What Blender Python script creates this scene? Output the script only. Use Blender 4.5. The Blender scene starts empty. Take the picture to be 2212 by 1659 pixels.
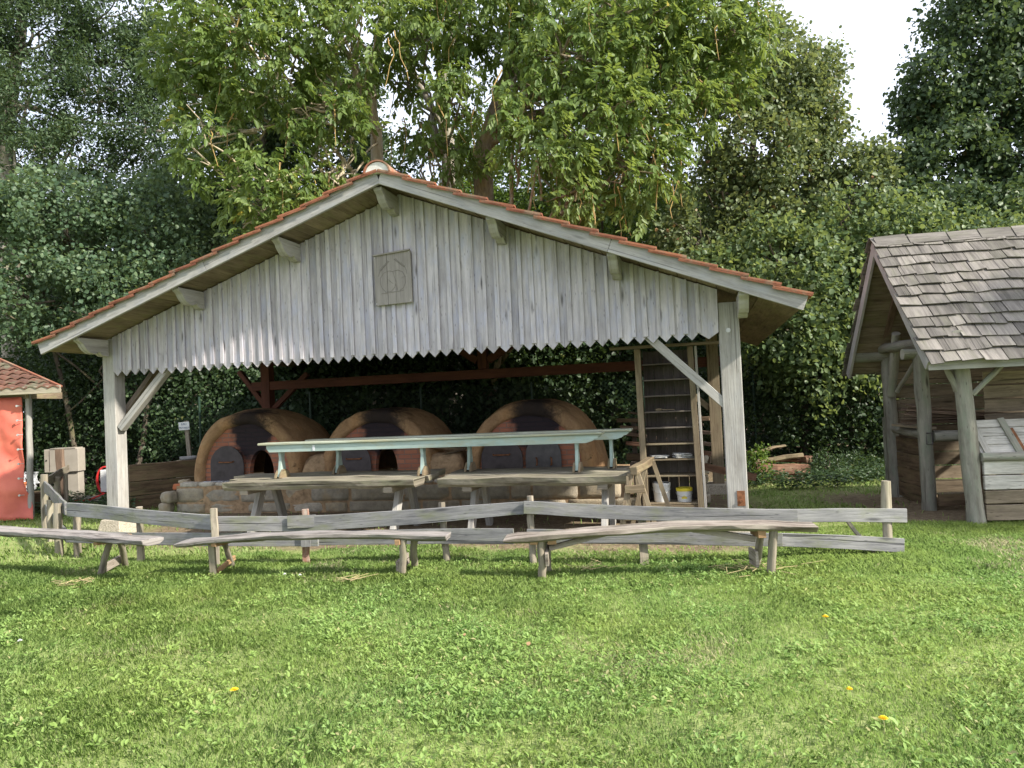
import bpy, bmesh, math, random
import numpy as np
from mathutils import Vector, Matrix, noise as mnoise
R = math.radians
random.seed(7); rng = np.random.default_rng(7)
C = bpy.context.scene.collection
scn = bpy.context.scene

# ------------------------------------------------------------------ camera
F0, CX, CY, ROLL, EYE = 1600.0, 1106.0, 829.5, 0.045, 1.6      # focal length in pixels of a 2212 x 1659 frame
PITCH = math.atan(38.5/F0)
cam = bpy.data.cameras.new('camera'); camo = bpy.data.objects.new('camera', cam); C.objects.link(camo)
cam.sensor_width = 36.0; cam.lens = 36.0*F0/2212.0; cam.clip_end = 600; cam.clip_start = 0.05
camo.matrix_world = Matrix.Translation((0, 0, EYE)) @ Matrix.Rotation(R(90)+PITCH, 4, 'X') @ Matrix.Rotation(-math.atan(ROLL), 4, 'Z')
scn.camera = camo
# ------------------------------------------------------------------ light
SUN_EL, SUN_AZ = R(35), R(60)        # azimuth clockwise from the direction behind the camera (-Y) towards +X
sd = Vector((math.sin(SUN_AZ)*math.cos(SUN_EL), -math.cos(SUN_AZ)*math.cos(SUN_EL), math.sin(SUN_EL)))
sun = bpy.data.lights.new('sun', 'SUN'); sun.energy = 4.6; sun.angle = R(2.0); sun.color = (1.0, .94, .83)
suno = bpy.data.objects.new('sun', sun); C.objects.link(suno)
suno.rotation_euler = (-sd).to_track_quat('-Z', 'Y').to_euler()
W = bpy.data.worlds.new('World'); scn.world = W; W.use_nodes = True
wn = W.node_tree; bg = wn.nodes['Background']; bg.inputs['Strength'].default_value = 0.12
sky = wn.nodes.new('ShaderNodeTexSky'); sky.sky_type = 'NISHITA'; sky.sun_disc = False
sky.sun_elevation = SUN_EL; sky.sun_rotation = math.atan2(sd.x, sd.y); sky.dust_density = 2.0; sky.air_density = 1.0
wtc = wn.nodes.new('ShaderNodeTexCoord')
wno = wn.nodes.new('ShaderNodeTexNoise'); wno.inputs['Scale'].default_value = 2.2; wno.inputs['Detail'].default_value = 5
wn.links.new(wtc.outputs['Generated'], wno.inputs['Vector'])
wr = wn.nodes.new('ShaderNodeMapRange'); wr.inputs[1].default_value = .35; wr.inputs[2].default_value = .6
wr.inputs[3].default_value = .55; wr.inputs[4].default_value = .9
wn.links.new(wno.outputs[0], wr.inputs[0])
wm = wn.nodes.new('ShaderNodeMix'); wm.data_type = 'RGBA'; wm.inputs[7].default_value = (6.5, 6.9, 7.9, 1)   # thin bright cloud veil
wn.links.new(wr.outputs[0], wm.inputs[0]); wn.links.new(sky.outputs[0], wm.inputs[6]); wn.links.new(wm.outputs[2], bg.inputs['Color'])
scn.view_settings.view_transform = 'Standard'; scn.view_settings.look = 'None'
scn.view_settings.exposure = 0.98; scn.view_settings.gamma = 1.0
scn.render.engine = 'CYCLES'
scn.cycles.max_bounces = 6; scn.cycles.transparent_max_bounces = 4

# ------------------------------------------------------------------ helpers
def ray(px, py):
    x = px-CX; y = -(py-CY); a = math.atan(ROLL); c, s = math.cos(a), math.sin(a)
    xr = c*x+s*y; yr = -s*x+c*y; cp, sp = math.cos(PITCH), math.sin(PITCH)
    return np.array([xr, cp*F0-sp*yr, sp*F0+cp*yr])
def G(px, py, z=0.0):
    r = ray(px, py); p = r*((z-EYE)/r[2]); p[2] += EYE; return p
def D(px, py, d):
    r = ray(px, py); p = r*(d/r[1]); p[2] += EYE; return p
V = lambda *a: np.array(a, float)
def unit(v): v = np.asarray(v, float); return v/(np.linalg.norm(v)+1e-12)

YAW = R(-14.31); SO = V(-5.669, 10.558, 0); SU = V(math.cos(YAW), math.sin(YAW), 0); SW = V(-math.sin(YAW), math.cos(YAW), 0)
def S(u, w, z=0.0): return SO+SU*u+SW*w+V(0, 0, z)      # shed frame -> world

def tag(o, label=None, cat=None, group=None, kind=None):
    if label: o['label'] = label
    if cat: o['category'] = cat
    if group: o['group'] = group
    if kind: o['kind'] = kind
    return o
def thing(name, label, cat, loc=(0, 0, 0), rz=0.0, group=None):
    o = bpy.data.objects.new(name, None); C.objects.link(o); o.empty_display_size = .1
    o.location = Vector(loc); o.rotation_euler = (0, 0, rz)
    return tag(o, label, cat, group)
def sthing(name, label, cat, uwz, group=None):          # a thing of the shed frame, built in shed coordinates
    o = thing(name, label, cat, S(*uwz), YAW, group); ORG[o.name] = np.array(uwz, float); return o
def wthing(name, label, cat, loc, group=None):          # built in world coordinates
    o = thing(name, label, cat, loc, 0, group); ORG[o.name] = np.array(loc, float); return o
ORG = {}

class MB:
    def __init__(s): s.v = []; s.f = []; s.uv = []; s.r = []
    def face(s, idx, uvs, rnd): s.f.append(tuple(idx)); s.uv.extend(uvs); s.r.append(rnd)
    def beam(s, pts, w, h, up=(0, 0, 1), jit=0.0, rnd=None, prof=None, cap=True, twist=0.0):
        pts = [np.array(p, float) for p in pts]; n = len(pts); rnd = random.random() if rnd is None else rnd
        w = [w]*n if np.isscalar(w) else w; h = [h]*n if np.isscalar(h) else h
        prof = prof or [(-.5, -.5), (.5, -.5), (.5, .5), (-.5, .5)]; m = len(prof)
        b = len(s.v); L = 0; us = []; sd_ = random.random()*100; ou = random.random()*7; ov = random.random()*7
        per = [0]
        for k in range(m):
            a, c = prof[k], prof[(k+1) % m]; per.append(per[-1]+math.hypot((a[0]-c[0])*w[0], (a[1]-c[1])*h[0]))
        for i, p in enumerate(pts):
            t = unit(pts[min(i+1, n-1)]-pts[max(i-1, 0)]); sx = unit(np.cross(t, up)); uy = np.cross(sx, t)
            if i: L += np.linalg.norm(p-pts[i-1])
            us.append(L+ou)
            a = twist*(i/(n-1)-.5); sx, uy = sx*math.cos(a)+uy*math.sin(a), uy*math.cos(a)-sx*math.sin(a)
            for k, (x, y) in enumerate(prof):
                j = jit*mnoise.noise((L*2.3+sd_, k*3.7, sd_)) if jit else 0
                j2 = jit*.5*mnoise.noise((L*3.1+sd_, k*5.7+9, sd_)) if jit else 0
                s.v.append(p+sx*(x*w[i]+(j if x > 0 else -j if x < 0 else 0))+uy*(y*h[i]+j2))
        for i in range(n-1):
            for k in range(m):
                q = (k+1) % m; a = b+i*m
                s.face((a+k, a+q, a+m+q, a+m+k), ((us[i], per[k]+ov), (us[i], per[k+1]+ov), (us[i+1], per[k+1]+ov), (us[i+1], per[k]+ov)), rnd)
        if cap:
            for i, rev in ((0, True), (n-1, False)):
                idx = [b+i*m+k for k in range(m)]
                if not rev: pass
                if rev: idx = idx[::-1]
                pr = prof[::-1] if rev else prof
                s.face(idx, [(x*w[i]*.15+ou, y*h[i]+ov+1) for x, y in pr], rnd)
        return s
    def box(s, c, size, rnd=None, rz=0.0, tilt=None, jit=0.0):
        c = np.array(c, float); sx, sy, sz = size; ax = int(np.argmax(size)); d = np.zeros(3); d[ax] = size[ax]/2
        M = Matrix.Rotation(rz, 3, 'Z')
        if tilt: M = M @ Matrix.Rotation(tilt[0], 3, 'X') @ Matrix.Rotation(tilt[1], 3, 'Y')
        M = np.array(M)
        if ax == 0: up = V(0, 0, 1); w, h = sy, sz
        elif ax == 1: up = V(0, 0, 1); w, h = sx, sz
        else: up = V(0, 1, 0); w, h = sx, sy
        return s.beam([c-M@d, c+M@d], w, h, M@up, jit, rnd)
    def tube(s, pts, rad, n=9, rough=0.0, rnd=None, cap=True):
        pts = [np.array(p, float) for p in pts]; m = len(pts); rad = [rad]*m if np.isscalar(rad) else rad
        rnd = random.random() if rnd is None else rnd; b = len(s.v); ou = random.random()*9; L = 0; us = []; sd_ = random.random()*50
        ref = V(0, 0, 1) if abs(unit(pts[-1]-pts[0])[2]) < .8 else V(0, 1, 0)
        for i, p in enumerate(pts):
            t = unit(pts[min(i+1, m-1)]-pts[max(i-1, 0)]); a = unit(np.cross(t, ref)); c = np.cross(a, t)
            if i: L += np.linalg.norm(p-pts[i-1])
            us.append(L+ou)
            for k in range(n):
                th = 2*math.pi*k/n; r = rad[i]*(1+rough*mnoise.noise((L*4+sd_, math.cos(th)*1.6, math.sin(th)*1.6+sd_)))
                s.v.append(p+(a*math.cos(th)+c*math.sin(th))*r)
        R0 = rad[0]*2*math.pi/n
        for i in range(m-1):
            for k in range(n):
                q = (k+1) % n; a = b+i*n
                s.face((a+k, a+q, a+n+q, a+n+k), ((us[i], R0*k), (us[i], R0*(k+1)), (us[i+1], R0*(k+1)), (us[i+1], R0*k)), rnd)
        if cap:
            for i, rev in ((0, 1), (m-1, 0)):
                idx = [b+i*n+k for k in range(n)]; th = [2*math.pi*k/n for k in range(n)]
                if rev: idx = idx[::-1]; th = th[::-1]
                s.face(idx, [(rad[i]*math.cos(t)*.3+ou, rad[i]*math.sin(t)) for t in th], rnd)
        return s
    def lathe(s, prof, c, n=20, rnd=.5):
        b = len(s.v); c = np.array(c, float); m = len(prof)
        for r, z in prof:
            for k in range(n):
                t = 2*math.pi*k/n; s.v.append(c+V(r*math.cos(t), r*math.sin(t), z))
        for i in range(m-1):
            for k in range(n):
                q = (k+1) % n; s.face((b+i*n+k, b+i*n+q, b+(i+1)*n+q, b+(i+1)*n+k), ((k/n, i), ((k+1)/n, i), ((k+1)/n, i+1), (k/n, i+1)), rnd)
        return s
    def extrude(s, poly, org, ax, ay, depth, rnd=None, uvflip=False):
        """2D outline (counter-clockwise seen from -depth side) in frame (ax, ay), extruded along depth"""
        rnd = random.random() if rnd is None else rnd; org = np.array(org, float); ax = np.array(ax, float); ay = np.array(ay, float); depth = np.array(depth, float)
        b = len(s.v); n = len(poly); o = random.random()*9
        for k in (0, 1):
            for x, y in poly: s.v.append(org+ax*x+ay*y+depth*k)
        fu = (lambda x, y: (y+o, x+o)) if uvflip else (lambda x, y: (x+o, y+o))
        s.face([b+i for i in range(n)], [fu(x, y) for x, y in poly], rnd)
        s.face([b+n+i for i in range(n)][::-1], [fu(x, y) for x, y in poly][::-1], rnd)
        dl = np.linalg.norm(depth)
        for i in range(n):
            j = (i+1) % n; L = math.hypot(poly[i][0]-poly[j][0], poly[i][1]-poly[j][1])
            s.face((b+j, b+i, b+n+i, b+n+j), ((o+L, o), (o, o), (o, o+dl), (o+L, o+dl)), rnd)
        return s
    def build(s, name, mat, parent=None, smooth=False, bevel=0.0, off=None, label=None, loc=None):
        if off is None:
            off = ORG.get(parent.name, V(0, 0, 0)) if parent is not None else V(0, 0, 0)
        if loc is not None: off = np.array(loc, float)
        me = bpy.data.meshes.new(name)
        me.from_pydata([tuple(p-off) for p in s.v], [], s.f)
        uvl = me.uv_layers.new(name='UVMap'); uvl.data.foreach_set('uv', np.array(s.uv, 'f').ravel())
        at = me.attributes.new('rnd', 'FLOAT', 'FACE'); at.data.foreach_set('value', np.array(s.r, 'f'))
        bm = bmesh.new(); bm.from_mesh(me); bmesh.ops.recalc_face_normals(bm, faces=bm.faces); bm.to_mesh(me); bm.free()
        if smooth: me.polygons.foreach_set('use_smooth', np.ones(len(me.polygons), bool))
        me.materials.append(mat); o = bpy.data.objects.new(name, me); C.objects.link(o)
        if loc is not None: o.location = Vector(loc)
        if parent is not None:
            o.parent = parent; ORG[o.name] = off
            if parent.type == 'MESH' and loc is None: pass
        if smooth and smooth != 'all':
            me.set_sharp_from_angle(angle=R(50))
        if bevel:
            m = o.modifiers.new('bevel', 'BEVEL'); m.width = bevel; m.segments = 1; m.limit_method = 'ANGLE'; m.angle_limit = R(50); m.harden_normals = False
        if label: o['label'] = label
        return o
def seg(p0, p1, n, sag=0.0, wob=0.0, axis=(0, 0, 1)):
    p0 = np.array(p0, float); p1 = np.array(p1, float); q = random.random()*90
    return [p0+(p1-p0)*t+np.array(axis)*(-sag*4*t*(1-t)) + (V(mnoise.noise((t*3+q, 0, 0)), mnoise.noise((t*3+q, 9, 0)), mnoise.noise((t*3+q, 0, 9)))*wob if wob else 0)
            for t in np.linspace(0, 1, n+1)]

# ------------------------------------------------------------------ materials
def newmat(name):
    m = bpy.data.materials.new(name); m.use_nodes = True; nt = m.node_tree; return m, nt, nt.nodes['Principled BSDF']
def nd(nt, typ, ins=None, **props):
    n = nt.nodes.new('ShaderNode'+typ)
    for k, v in props.items(): setattr(n, k, v)
    for k, v in (ins or {}).items():
        if isinstance(v, bpy.types.NodeSocket): nt.links.new(v, n.inputs[k])
        else:
            try: n.inputs[k].default_value = v
            except Exception: n.inputs[k].default_value = (*v, 1) if len(v) == 3 else v
    return n
def math_(nt, op, a, b=0.0, c=None, clamp=False):
    n = nd(nt, 'Math', {0: a, 1: b}, operation=op, use_clamp=clamp)
    if c is not None:
        if isinstance(c, bpy.types.NodeSocket): nt.links.new(c, n.inputs[2])
        else: n.inputs[2].default_value = c
    return n.outputs[0]
def mixc(nt, f, a, b, blend='MIX'):
    n = nt.nodes.new('ShaderNodeMix'); n.data_type = 'RGBA'; n.blend_type = blend
    for k, v in ((0, f), (6, a), (7, b)):
        if isinstance(v, bpy.types.NodeSocket): nt.links.new(v, n.inputs[k])
        elif k == 0: n.inputs[0].default_value = v
        else: n.inputs[k].default_value = (*v, 1)
    return n.outputs[2]
def rng_(nt, v, a, b, c=0.0, d=1.0, smooth=False):
    n = nd(nt, 'MapRange', {0: v, 1: a, 2: b, 3: c, 4: d}, clamp=True)
    if smooth: n.interpolation_type = 'SMOOTHSTEP'
    return n.outputs[0]
def noise_(nt, vec, scale, detail=4, rough=.55, dist=0.0):
    return nd(nt, 'TexNoise', {'Vector': vec, 'Scale': scale, 'Detail': detail, 'Roughness': rough, 'Distortion': dist}).outputs[0]
def attr(nt, n='rnd'): return nd(nt, 'Attribute', attribute_name=n).outputs['Fac']
def setc(p, nt, col, rough=.8, spec=.3):
    nt.links.new(col, p.inputs['Base Color']) if isinstance(col, bpy.types.NodeSocket) else setattr(p.inputs['Base Color'], 'default_value', (*col, 1))
    if isinstance(rough, bpy.types.NodeSocket): nt.links.new(rough, p.inputs['Roughness'])
    else: p.inputs['Roughness'].default_value = rough
    p.inputs['Specular IOR Level'].default_value = spec
def bump(nt, p, h, strength=.5, dist=.01):
    b = nd(nt, 'Bump', {'Height': h, 'Strength': strength, 'Distance': dist}); nt.links.new(b.outputs[0], p.inputs['Normal'])

def wood(name, light, dark, tint=None, ta=0.0, grain=38, var=.5, knots=.5, rough=.85, bmp=.5, split=.5):
    m, nt, p = newmat(name)
    uv = nd(nt, 'UVMap').outputs[0]; sp = nd(nt, 'SeparateXYZ', {0: uv}); r = attr(nt); rz = math_(nt, 'MULTIPLY', r, 61.0)
    def vec(a, b): return nd(nt, 'CombineXYZ', {0: math_(nt, 'MULTIPLY', sp.outputs[0], a), 1: math_(nt, 'MULTIPLY', sp.outputs[1], b), 2: rz}).outputs[0]
    g = noise_(nt, vec(1.6, grain), 1.0, 6, .65, .4)
    g2 = noise_(nt, vec(5, grain*3.5), 1.0, 3, .6)
    bl = noise_(nt, vec(1.7, 5), 1.0, 5, .7)
    f = math_(nt, 'ADD', math_(nt, 'MULTIPLY', g, .75), math_(nt, 'ADD', math_(nt, 'MULTIPLY', bl, .8), math_(nt, 'MULTIPLY', g2, .35)))
    f = rng_(nt, f, .74, 1.12)
    col = mixc(nt, f, dark, light)
    if tint:
        tn = noise_(nt, vec(2.4, 6.5), 1.3, 4, .65); tf = rng_(nt, tn, .48, .68, 0, ta); col = mixc(nt, tf, col, tint)
    # thin dark cracks along the grain
    ck = noise_(nt, vec(.7, grain*1.6), 1.0, 2, .5); cf = rng_(nt, ck, .64, .70, 0, split)
    col = mixc(nt, cf, col, tuple(c*.35 for c in dark))
    # knots and nail heads
    vo = nd(nt, 'TexVoronoi', {'Vector': vec(1.5, 7.0), 'Scale': 1.0}); kf = rng_(nt, vo.outputs['Distance'], .05, .16, knots, 0)
    col = mixc(nt, kf, col, tuple(c*.45 for c in dark))
    vo2 = nd(nt, 'TexVoronoi', {'Vector': vec(6, 28), 'Scale': 1.0}); kf2 = rng_(nt, vo2.outputs['Distance'], .07, .15, knots*.8, 0)
    col = mixc(nt, kf2, col, tuple(c*.5 for c in dark))
    tone = rng_(nt, r, 0, 1, 1-var*.5, 1+var*.35)
    col = nd(nt, 'VectorMath', {0: col, 1: nd(nt, 'CombineXYZ', {0: tone, 1: tone, 2: tone}).outputs[0]}, operation='MULTIPLY').outputs[0]
    setc(p, nt, col, rough, .25)
    h = math_(nt, 'SUBTRACT', math_(nt, 'ADD', g, math_(nt, 'MULTIPLY', g2, .5)), math_(nt, 'MULTIPLY', cf, 1.2))
    bump(nt, p, h, bmp, .006)
    return m
M = {}
M['siding'] = wood('siding wood', (.51, .478, .497), (.295, .275, .29), (.39, .40, .52), .55, 24, .42, 1.0, split=.45)
M['post'] = wood('post wood', (.41, .395, .365), (.24, .225, .205), (.33, .33, .325), .5, 30, .15, .45, bmp=.7)
M['barge'] = wood('bargeboard wood', (.40, .385, .365), (.22, .21, .20), (.30, .31, .33), .5, 30, .2, .5, bmp=.7)
M['soffit'] = wood('soffit wood', (.27, .215, .15), (.12, .09, .06), (.20, .20, .09), .5, 24, .5, .5)
M['beam'] = wood('stained beam wood', (.12, .045, .028), (.06, .022, .016), None, 0, 24, .3, .3)
M['rail'] = wood('rail wood', (.265, .26, .255), (.125, .125, .13), (.17, .18, .11), .75, 20, .5, .8, bmp=.8, split=.8)
M['pole'] = wood('pole wood', (.35, .305, .24), (.15, .125, .095), (.23, .23, .15), .5, 26, .4, .6)
M['redpost'] = wood('red painted wood', (.30, .14, .10), (.20, .11, .08), (.38, .32, .26), 1.0, 26, .2, .3)
M['slab'] = wood('slab wood', (.38, .33, .285), (.115, .09, .07), (.29, .27, .21), .6, 16, .3, .8, bmp=1.0, split=1.0)
M['slab_dark'] = wood('seat wood', (.34, .31, .285), (.10, .088, .08), (.25, .235, .23), .6, 20, .35, .7, bmp=1.0, split=1.0)
M['table'] = wood('table wood', (.37, .335, .26), (.12, .10, .075), (.24, .24, .14), .7, 22, .35, .7, bmp=1.0, split=.8)
M['orange'] = wood('fresh wood', (.38, .24, .13), (.23, .14, .07), None, 0, 22, .3, .2)
M['green'] = wood('pale green paint', (.37, .46, .42), (.27, .35, .31), (.34, .35, .25), .8, 12, .12, .35, bmp=.3, split=.3)
M['greentop'] = wood('worn green top', (.44, .48, .40), (.27, .28, .19), (.38, .36, .24), .9, 18, .15, .3)
M['foot'] = wood('foot wood', (.27, .205, .13), (.12, .09, .055), (.26, .24, .13), .5, 24, .3, .4)
M['shelf'] = wood('shelf wood', (.28, .225, .15), (.14, .105, .068), (.24, .22, .14), .4, 30, .35, .6)
M['shelfboard'] = wood('shelf board', (.17, .145, .12), (.08, .065, .055), None, 0, 26, .3, .3)
M['darkplank'] = wood('dark plank', (.20, .14, .085), (.07, .045, .03), (.14, .13, .06), .5, 18, .4, .6, bmp=.8)
M['hutlog'] = wood('hut log', (.31, .295, .25), (.15, .14, .115), (.22, .25, .19), .7, 12, .3, 1.0, bmp=.9, split=.7)
M['hutplank'] = wood('hut plank', (.60, .57, .52), (.26, .24, .21), (.42, .40, .37), .6, 20, .45, .8)
M['hutwall'] = wood('hut wall plank', (.30, .24, .17), (.11, .085, .06), (.20, .17, .11), .5, 16, .6, .8, split=.8)
M['shingle'] = wood('shingle wood', (.225, .205, .183), (.085, .076, .068), (.16, .16, .11), .4, 18, .75, .4, bmp=1.0)
M['stick'] = wood('stick wood', (.22, .155, .11), (.09, .06, .045), None, 0, 30, .8, .2)
M['log'] = wood('split log', (.22, .12, .075), (.07, .035, .025), (.30, .22, .15), .6, 12, .6, .4, bmp=1.0)
M['plaque'] = wood('plaque wood', (.30, .275, .255), (.21, .19, .175), None, 0, 22, .15, .2)
M['carving'] = wood('carving shadow wood', (.22, .20, .18), (.16, .145, .13), None, 0, 22, .1, .1)
def bark(name, a, b, moss=(.16, .16, .06), ma=.4, sc=1.0):
    m, nt, p = newmat(name); tc = nd(nt, 'TexCoord').outputs['Object']
    mp = nd(nt, 'Mapping', {'Vector': tc, 'Scale': (9*sc, 9*sc, 2*sc)}).outputs[0]
    n1 = noise_(nt, mp, 1.6, 6, .7, .6); n2 = noise_(nt, tc, 2.2, 3)
    col = mixc(nt, rng_(nt, n1, .35, .65), b, a); col = mixc(nt, rng_(nt, n2, .5, .65, 0, ma), col, moss)
    setc(p, nt, col, .9, .2); bump(nt, p, n1, .8, .03); return m
M['bark'] = bark('bark', (.30, .25, .18), (.13, .10, .07), (.32, .25, .09), .5)
M['bark_walnut'] = bark('smooth walnut bark', (.55, .48, .37), (.36, .30, .22), (.45, .34, .16), .35, .6)
M['twig'] = bark('lichened twig', (.42, .30, .12), (.26, .17, .08), (.45, .33, .10), .5)
M['bark_dark'] = bark('dark bark', (.16, .13, .10), (.06, .05, .04))
M['bark_pale'] = bark('pale bark', (.36, .33, .28), (.18, .16, .13), (.28, .26, .12), .4)
def plain(name, col, rough=.6, spec=.4, nscale=6.0, var=.25, bmp=.15, metal=0.0):
    m, nt, p = newmat(name); tc = nd(nt, 'TexCoord').outputs['Object']
    n = noise_(nt, tc, nscale, 6, .6); t = rng_(nt, n, .3, .7, 1-var, 1+var*.6)
    c = nd(nt, 'VectorMath', {0: col, 1: nd(nt, 'CombineXYZ', {0: t, 1: t, 2: t}).outputs[0]}, operation='MULTIPLY').outputs[0]
    setc(p, nt, c, rough, spec); p.inputs['Metallic'].default_value = metal
    if bmp: bump(nt, p, n, bmp, .01)
    return m
M['white'] = plain('white plastic', (.72, .73, .72), .4, .5, 4, .06, 0)
M['yellow'] = plain('yellow plastic', (.75, .62, .05), .45, .4, 4, .1, 0)
M['cabinet'] = plain('beige cabinet paint', (.36, .325, .275), .6, .3, 5, .15, .05)
M['iron'] = plain('dark iron', (.060, .048, .052), .55, .5, 9, .4, .2, .3)
M['iron_grey'] = plain('grey iron door', (.105, .098, .10), .6, .4, 8, .35, .2, .2)
M['rust'] = plain('rust', (.23, .10, .05), .9, .2, 22, .5, .4)
M['concrete'] = plain('exposed concrete', (.44, .39, .31), .95, .2, 60, .5, .9)
M['red_hose'] = plain('red hose', (.55, .03, .03), .45, .4, 5, .1, 0)
M['paper'] = plain('paper', (.55, .55, .53), .7, .2, 40, .5, 0)
M['ink'] = plain('ink', (.10, .13, .25), .8, .1, 4, .1, 0)
M['petal'] = plain('yellow petal', (.85, .60, .03), .6, .2, 8, .1, 0)
M['wpetal'] = plain('white petal', (.80, .80, .78), .6, .2, 8, .1, 0)
M['ash'] = plain('white ash', (.45, .45, .48), .95, .1, 30, .6, .5)
M['mortar'] = plain('ridge mortar', (.62, .60, .56), .95, .1, 14, .3, .5)
M['slabstone'] = plain('grey paving', (.30, .29, .28), .95, .1, 8, .2, .3)
M['wire'] = plain('green wire', (.018, .045, .028), .5, .4, 5, .1, 0)
M['steel'] = plain('galvanised steel', (.50, .50, .49), .45, .5, 12, .2, .05, .5)
M['bag'] = plain('crumpled plastic', (.42, .44, .46), .3, .6, 14, .5, .8)
M['pot'] = plain('clay pot', (.50, .17, .08), .8, .2, 8, .2, .1)

def tile_mat(name, a, b, lich, la):
    m, nt, p = newmat(name); tc = nd(nt, 'TexCoord').outputs['Object']; r = attr(nt)
    n = noise_(nt, tc, 9, 5, .65); n2 = noise_(nt, tc, 3.2, 6, .7)
    col = mixc(nt, r, a, b); col = mixc(nt, rng_(nt, n, .45, .75, 0, .6), col, tuple(c*.5 for c in b))
    col = mixc(nt, rng_(nt, n2, .5, .62, 0, la), col, lich); setc(p, nt, col, .9, .2); bump(nt, p, n, .5, .006); return m
M['tile'] = tile_mat('orange roof tile', (.33, .135, .075), (.215, .085, .055), (.24, .20, .14), .6)
M['tile_old'] = tile_mat('old mossy tile', (.22, .105, .07), (.14, .075, .055), (.16, .15, .10), .95)
def stone_mat():
    m, nt, p = newmat('rubble stone'); tc = nd(nt, 'TexCoord').outputs['Object']; r = attr(nt)
    n = noise_(nt, tc, 11, 7, .7); n2 = noise_(nt, tc, 3.0, 5, .65); n3 = noise_(nt, tc, 70, 3, .6)
    ramp = nd(nt, 'ValToRGB', {0: r}); e = ramp.color_ramp; e.elements[0].color = (.42, .36, .26, 1); e.elements[1].color = (.58, .53, .45, 1)
    x = e.elements.new(.5); x.color = (.38, .34, .27, 1); x = e.elements.new(.8); x.color = (.48, .39, .26, 1)
    col = mixc(nt, rng_(nt, n, .38, .66, 0, .7), ramp.outputs[0], (.22, .195, .16)); col = mixc(nt, rng_(nt, n2, .54, .7, 0, .5), col, (.40, .27, .13))
    setc(p, nt, col, .95, .15); bump(nt, p, math_(nt, 'ADD', n, math_(nt, 'MULTIPLY', n3, .4)), .9, .015); return m
M['stone'] = stone_mat()
M['clay'] = plain('clay mortar', (.40, .275, .165), .95, .15, 12, .45, .8)
def clay_mat():
    m, nt, p = newmat('smoked clay'); tc = nd(nt, 'TexCoord').outputs['Object']; s = nd(nt, 'SeparateXYZ', {0: tc})
    n = noise_(nt, tc, 5, 8, .72, .5); n2 = noise_(nt, tc, 2.2, 6, .65); n3 = noise_(nt, tc, 34, 4, .6); n4 = noise_(nt, tc, 1.3, 3)
    col = mixc(nt, rng_(nt, n, .34, .66), (.25, .15, .08), (.44, .28, .15))
    col = mixc(nt, rng_(nt, n2, .5, .68, 0, .6), col, (.50, .27, .12)); col = mixc(nt, rng_(nt, n4, .52, .66, 0, .25), col, (.30, .23, .12))
    # soot stain licking up from the fire mouth over the front of the dome
    dx = math_(nt, 'MULTIPLY', math_(nt, 'SUBTRACT', s.outputs[0], .10), 1.75); dz = math_(nt, 'MULTIPLY', math_(nt, 'SUBTRACT', s.outputs[2], .86), 1.25)
    dy = math_(nt, 'MULTIPLY', s.outputs[1], .95)
    d = math_(nt, 'SQRT', math_(nt, 'ADD', math_(nt, 'MULTIPLY', dx, dx), math_(nt, 'ADD', math_(nt, 'MULTIPLY', dz, dz), math_(nt, 'MULTIPLY', dy, dy))))
    d = math_(nt, 'ADD', d, math_(nt, 'MULTIPLY', math_(nt, 'SUBTRACT', n, .5), .9))
    col = mixc(nt, rng_(nt, d, .34, .84, .95, 0, True), col, (.020, .018, .020))
    vo = nd(nt, 'TexVoronoi', {'Vector': nd(nt, 'VectorMath', {0: tc, 1: nd(nt, 'TexNoise', {'Vector': tc, 'Scale': 6.0}).outputs[1]}, operation='ADD').outputs[0], 'Scale': 2.6}, feature='DISTANCE_TO_EDGE')
    ck = rng_(nt, vo.outputs['Distance'], 0.0, .016, .75, 0); ckm = math_(nt, 'MULTIPLY', ck, rng_(nt, n4, .5, .6))
    col = mixc(nt, ckm, col, (.05, .03, .02))
    setc(p, nt, col, .95, .15)
    bump(nt, p, math_(nt, 'SUBTRACT', math_(nt, 'ADD', n, math_(nt, 'MULTIPLY', n3, .3)), ckm), 1.0, .03); return m
M['dome'] = clay_mat()
def brick_mat():
    m, nt, p = newmat('sooty brick'); tc = nd(nt, 'TexCoord').outputs['Object']; s = nd(nt, 'SeparateXYZ', {0: tc})
    v = nd(nt, 'CombineXYZ', {0: s.outputs[0], 1: s.outputs[2], 2: 0.0}).outputs[0]
    b = nd(nt, 'TexBrick', {'Vector': v, 'Color1': (.46, .19, .11, 1), 'Color2': (.34, .13, .085, 1), 'Mortar': (.25, .16, .125, 1), 'Scale': 1.0, 'Mortar Size': .010, 'Brick Width': .225, 'Row Height': .072, 'Mortar Smooth': .3})
    n = noise_(nt, tc, 6, 5, .65); n2 = noise_(nt, tc, 1.6, 3)
    col = mixc(nt, rng_(nt, n, .4, .7, 0, .3), b.outputs[0], (.36, .17, .11))
    dx = math_(nt, 'MULTIPLY', math_(nt, 'SUBTRACT', s.outputs[0], .12), 1.9); dz = math_(nt, 'MULTIPLY', math_(nt, 'SUBTRACT', s.outputs[2], .86), 1.35)
    d = math_(nt, 'SQRT', math_(nt, 'ADD', math_(nt, 'MULTIPLY', dx, dx), math_(nt, 'MULTIPLY', dz, dz)))
    d = math_(nt, 'ADD', d, math_(nt, 'MULTIPLY', math_(nt, 'SUBTRACT', n, .5), .5))
    col = mixc(nt, rng_(nt, d, .58, .86, .97, 0, True), col, (.022, .020, .026))
    setc(p, nt, col, .9, .2); bump(nt, p, math_(nt, 'SUBTRACT', math_(nt, 'MULTIPLY', n, .5), b.outputs['Fac']), .8, .01); return m
M['brick'] = brick_mat()
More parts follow.
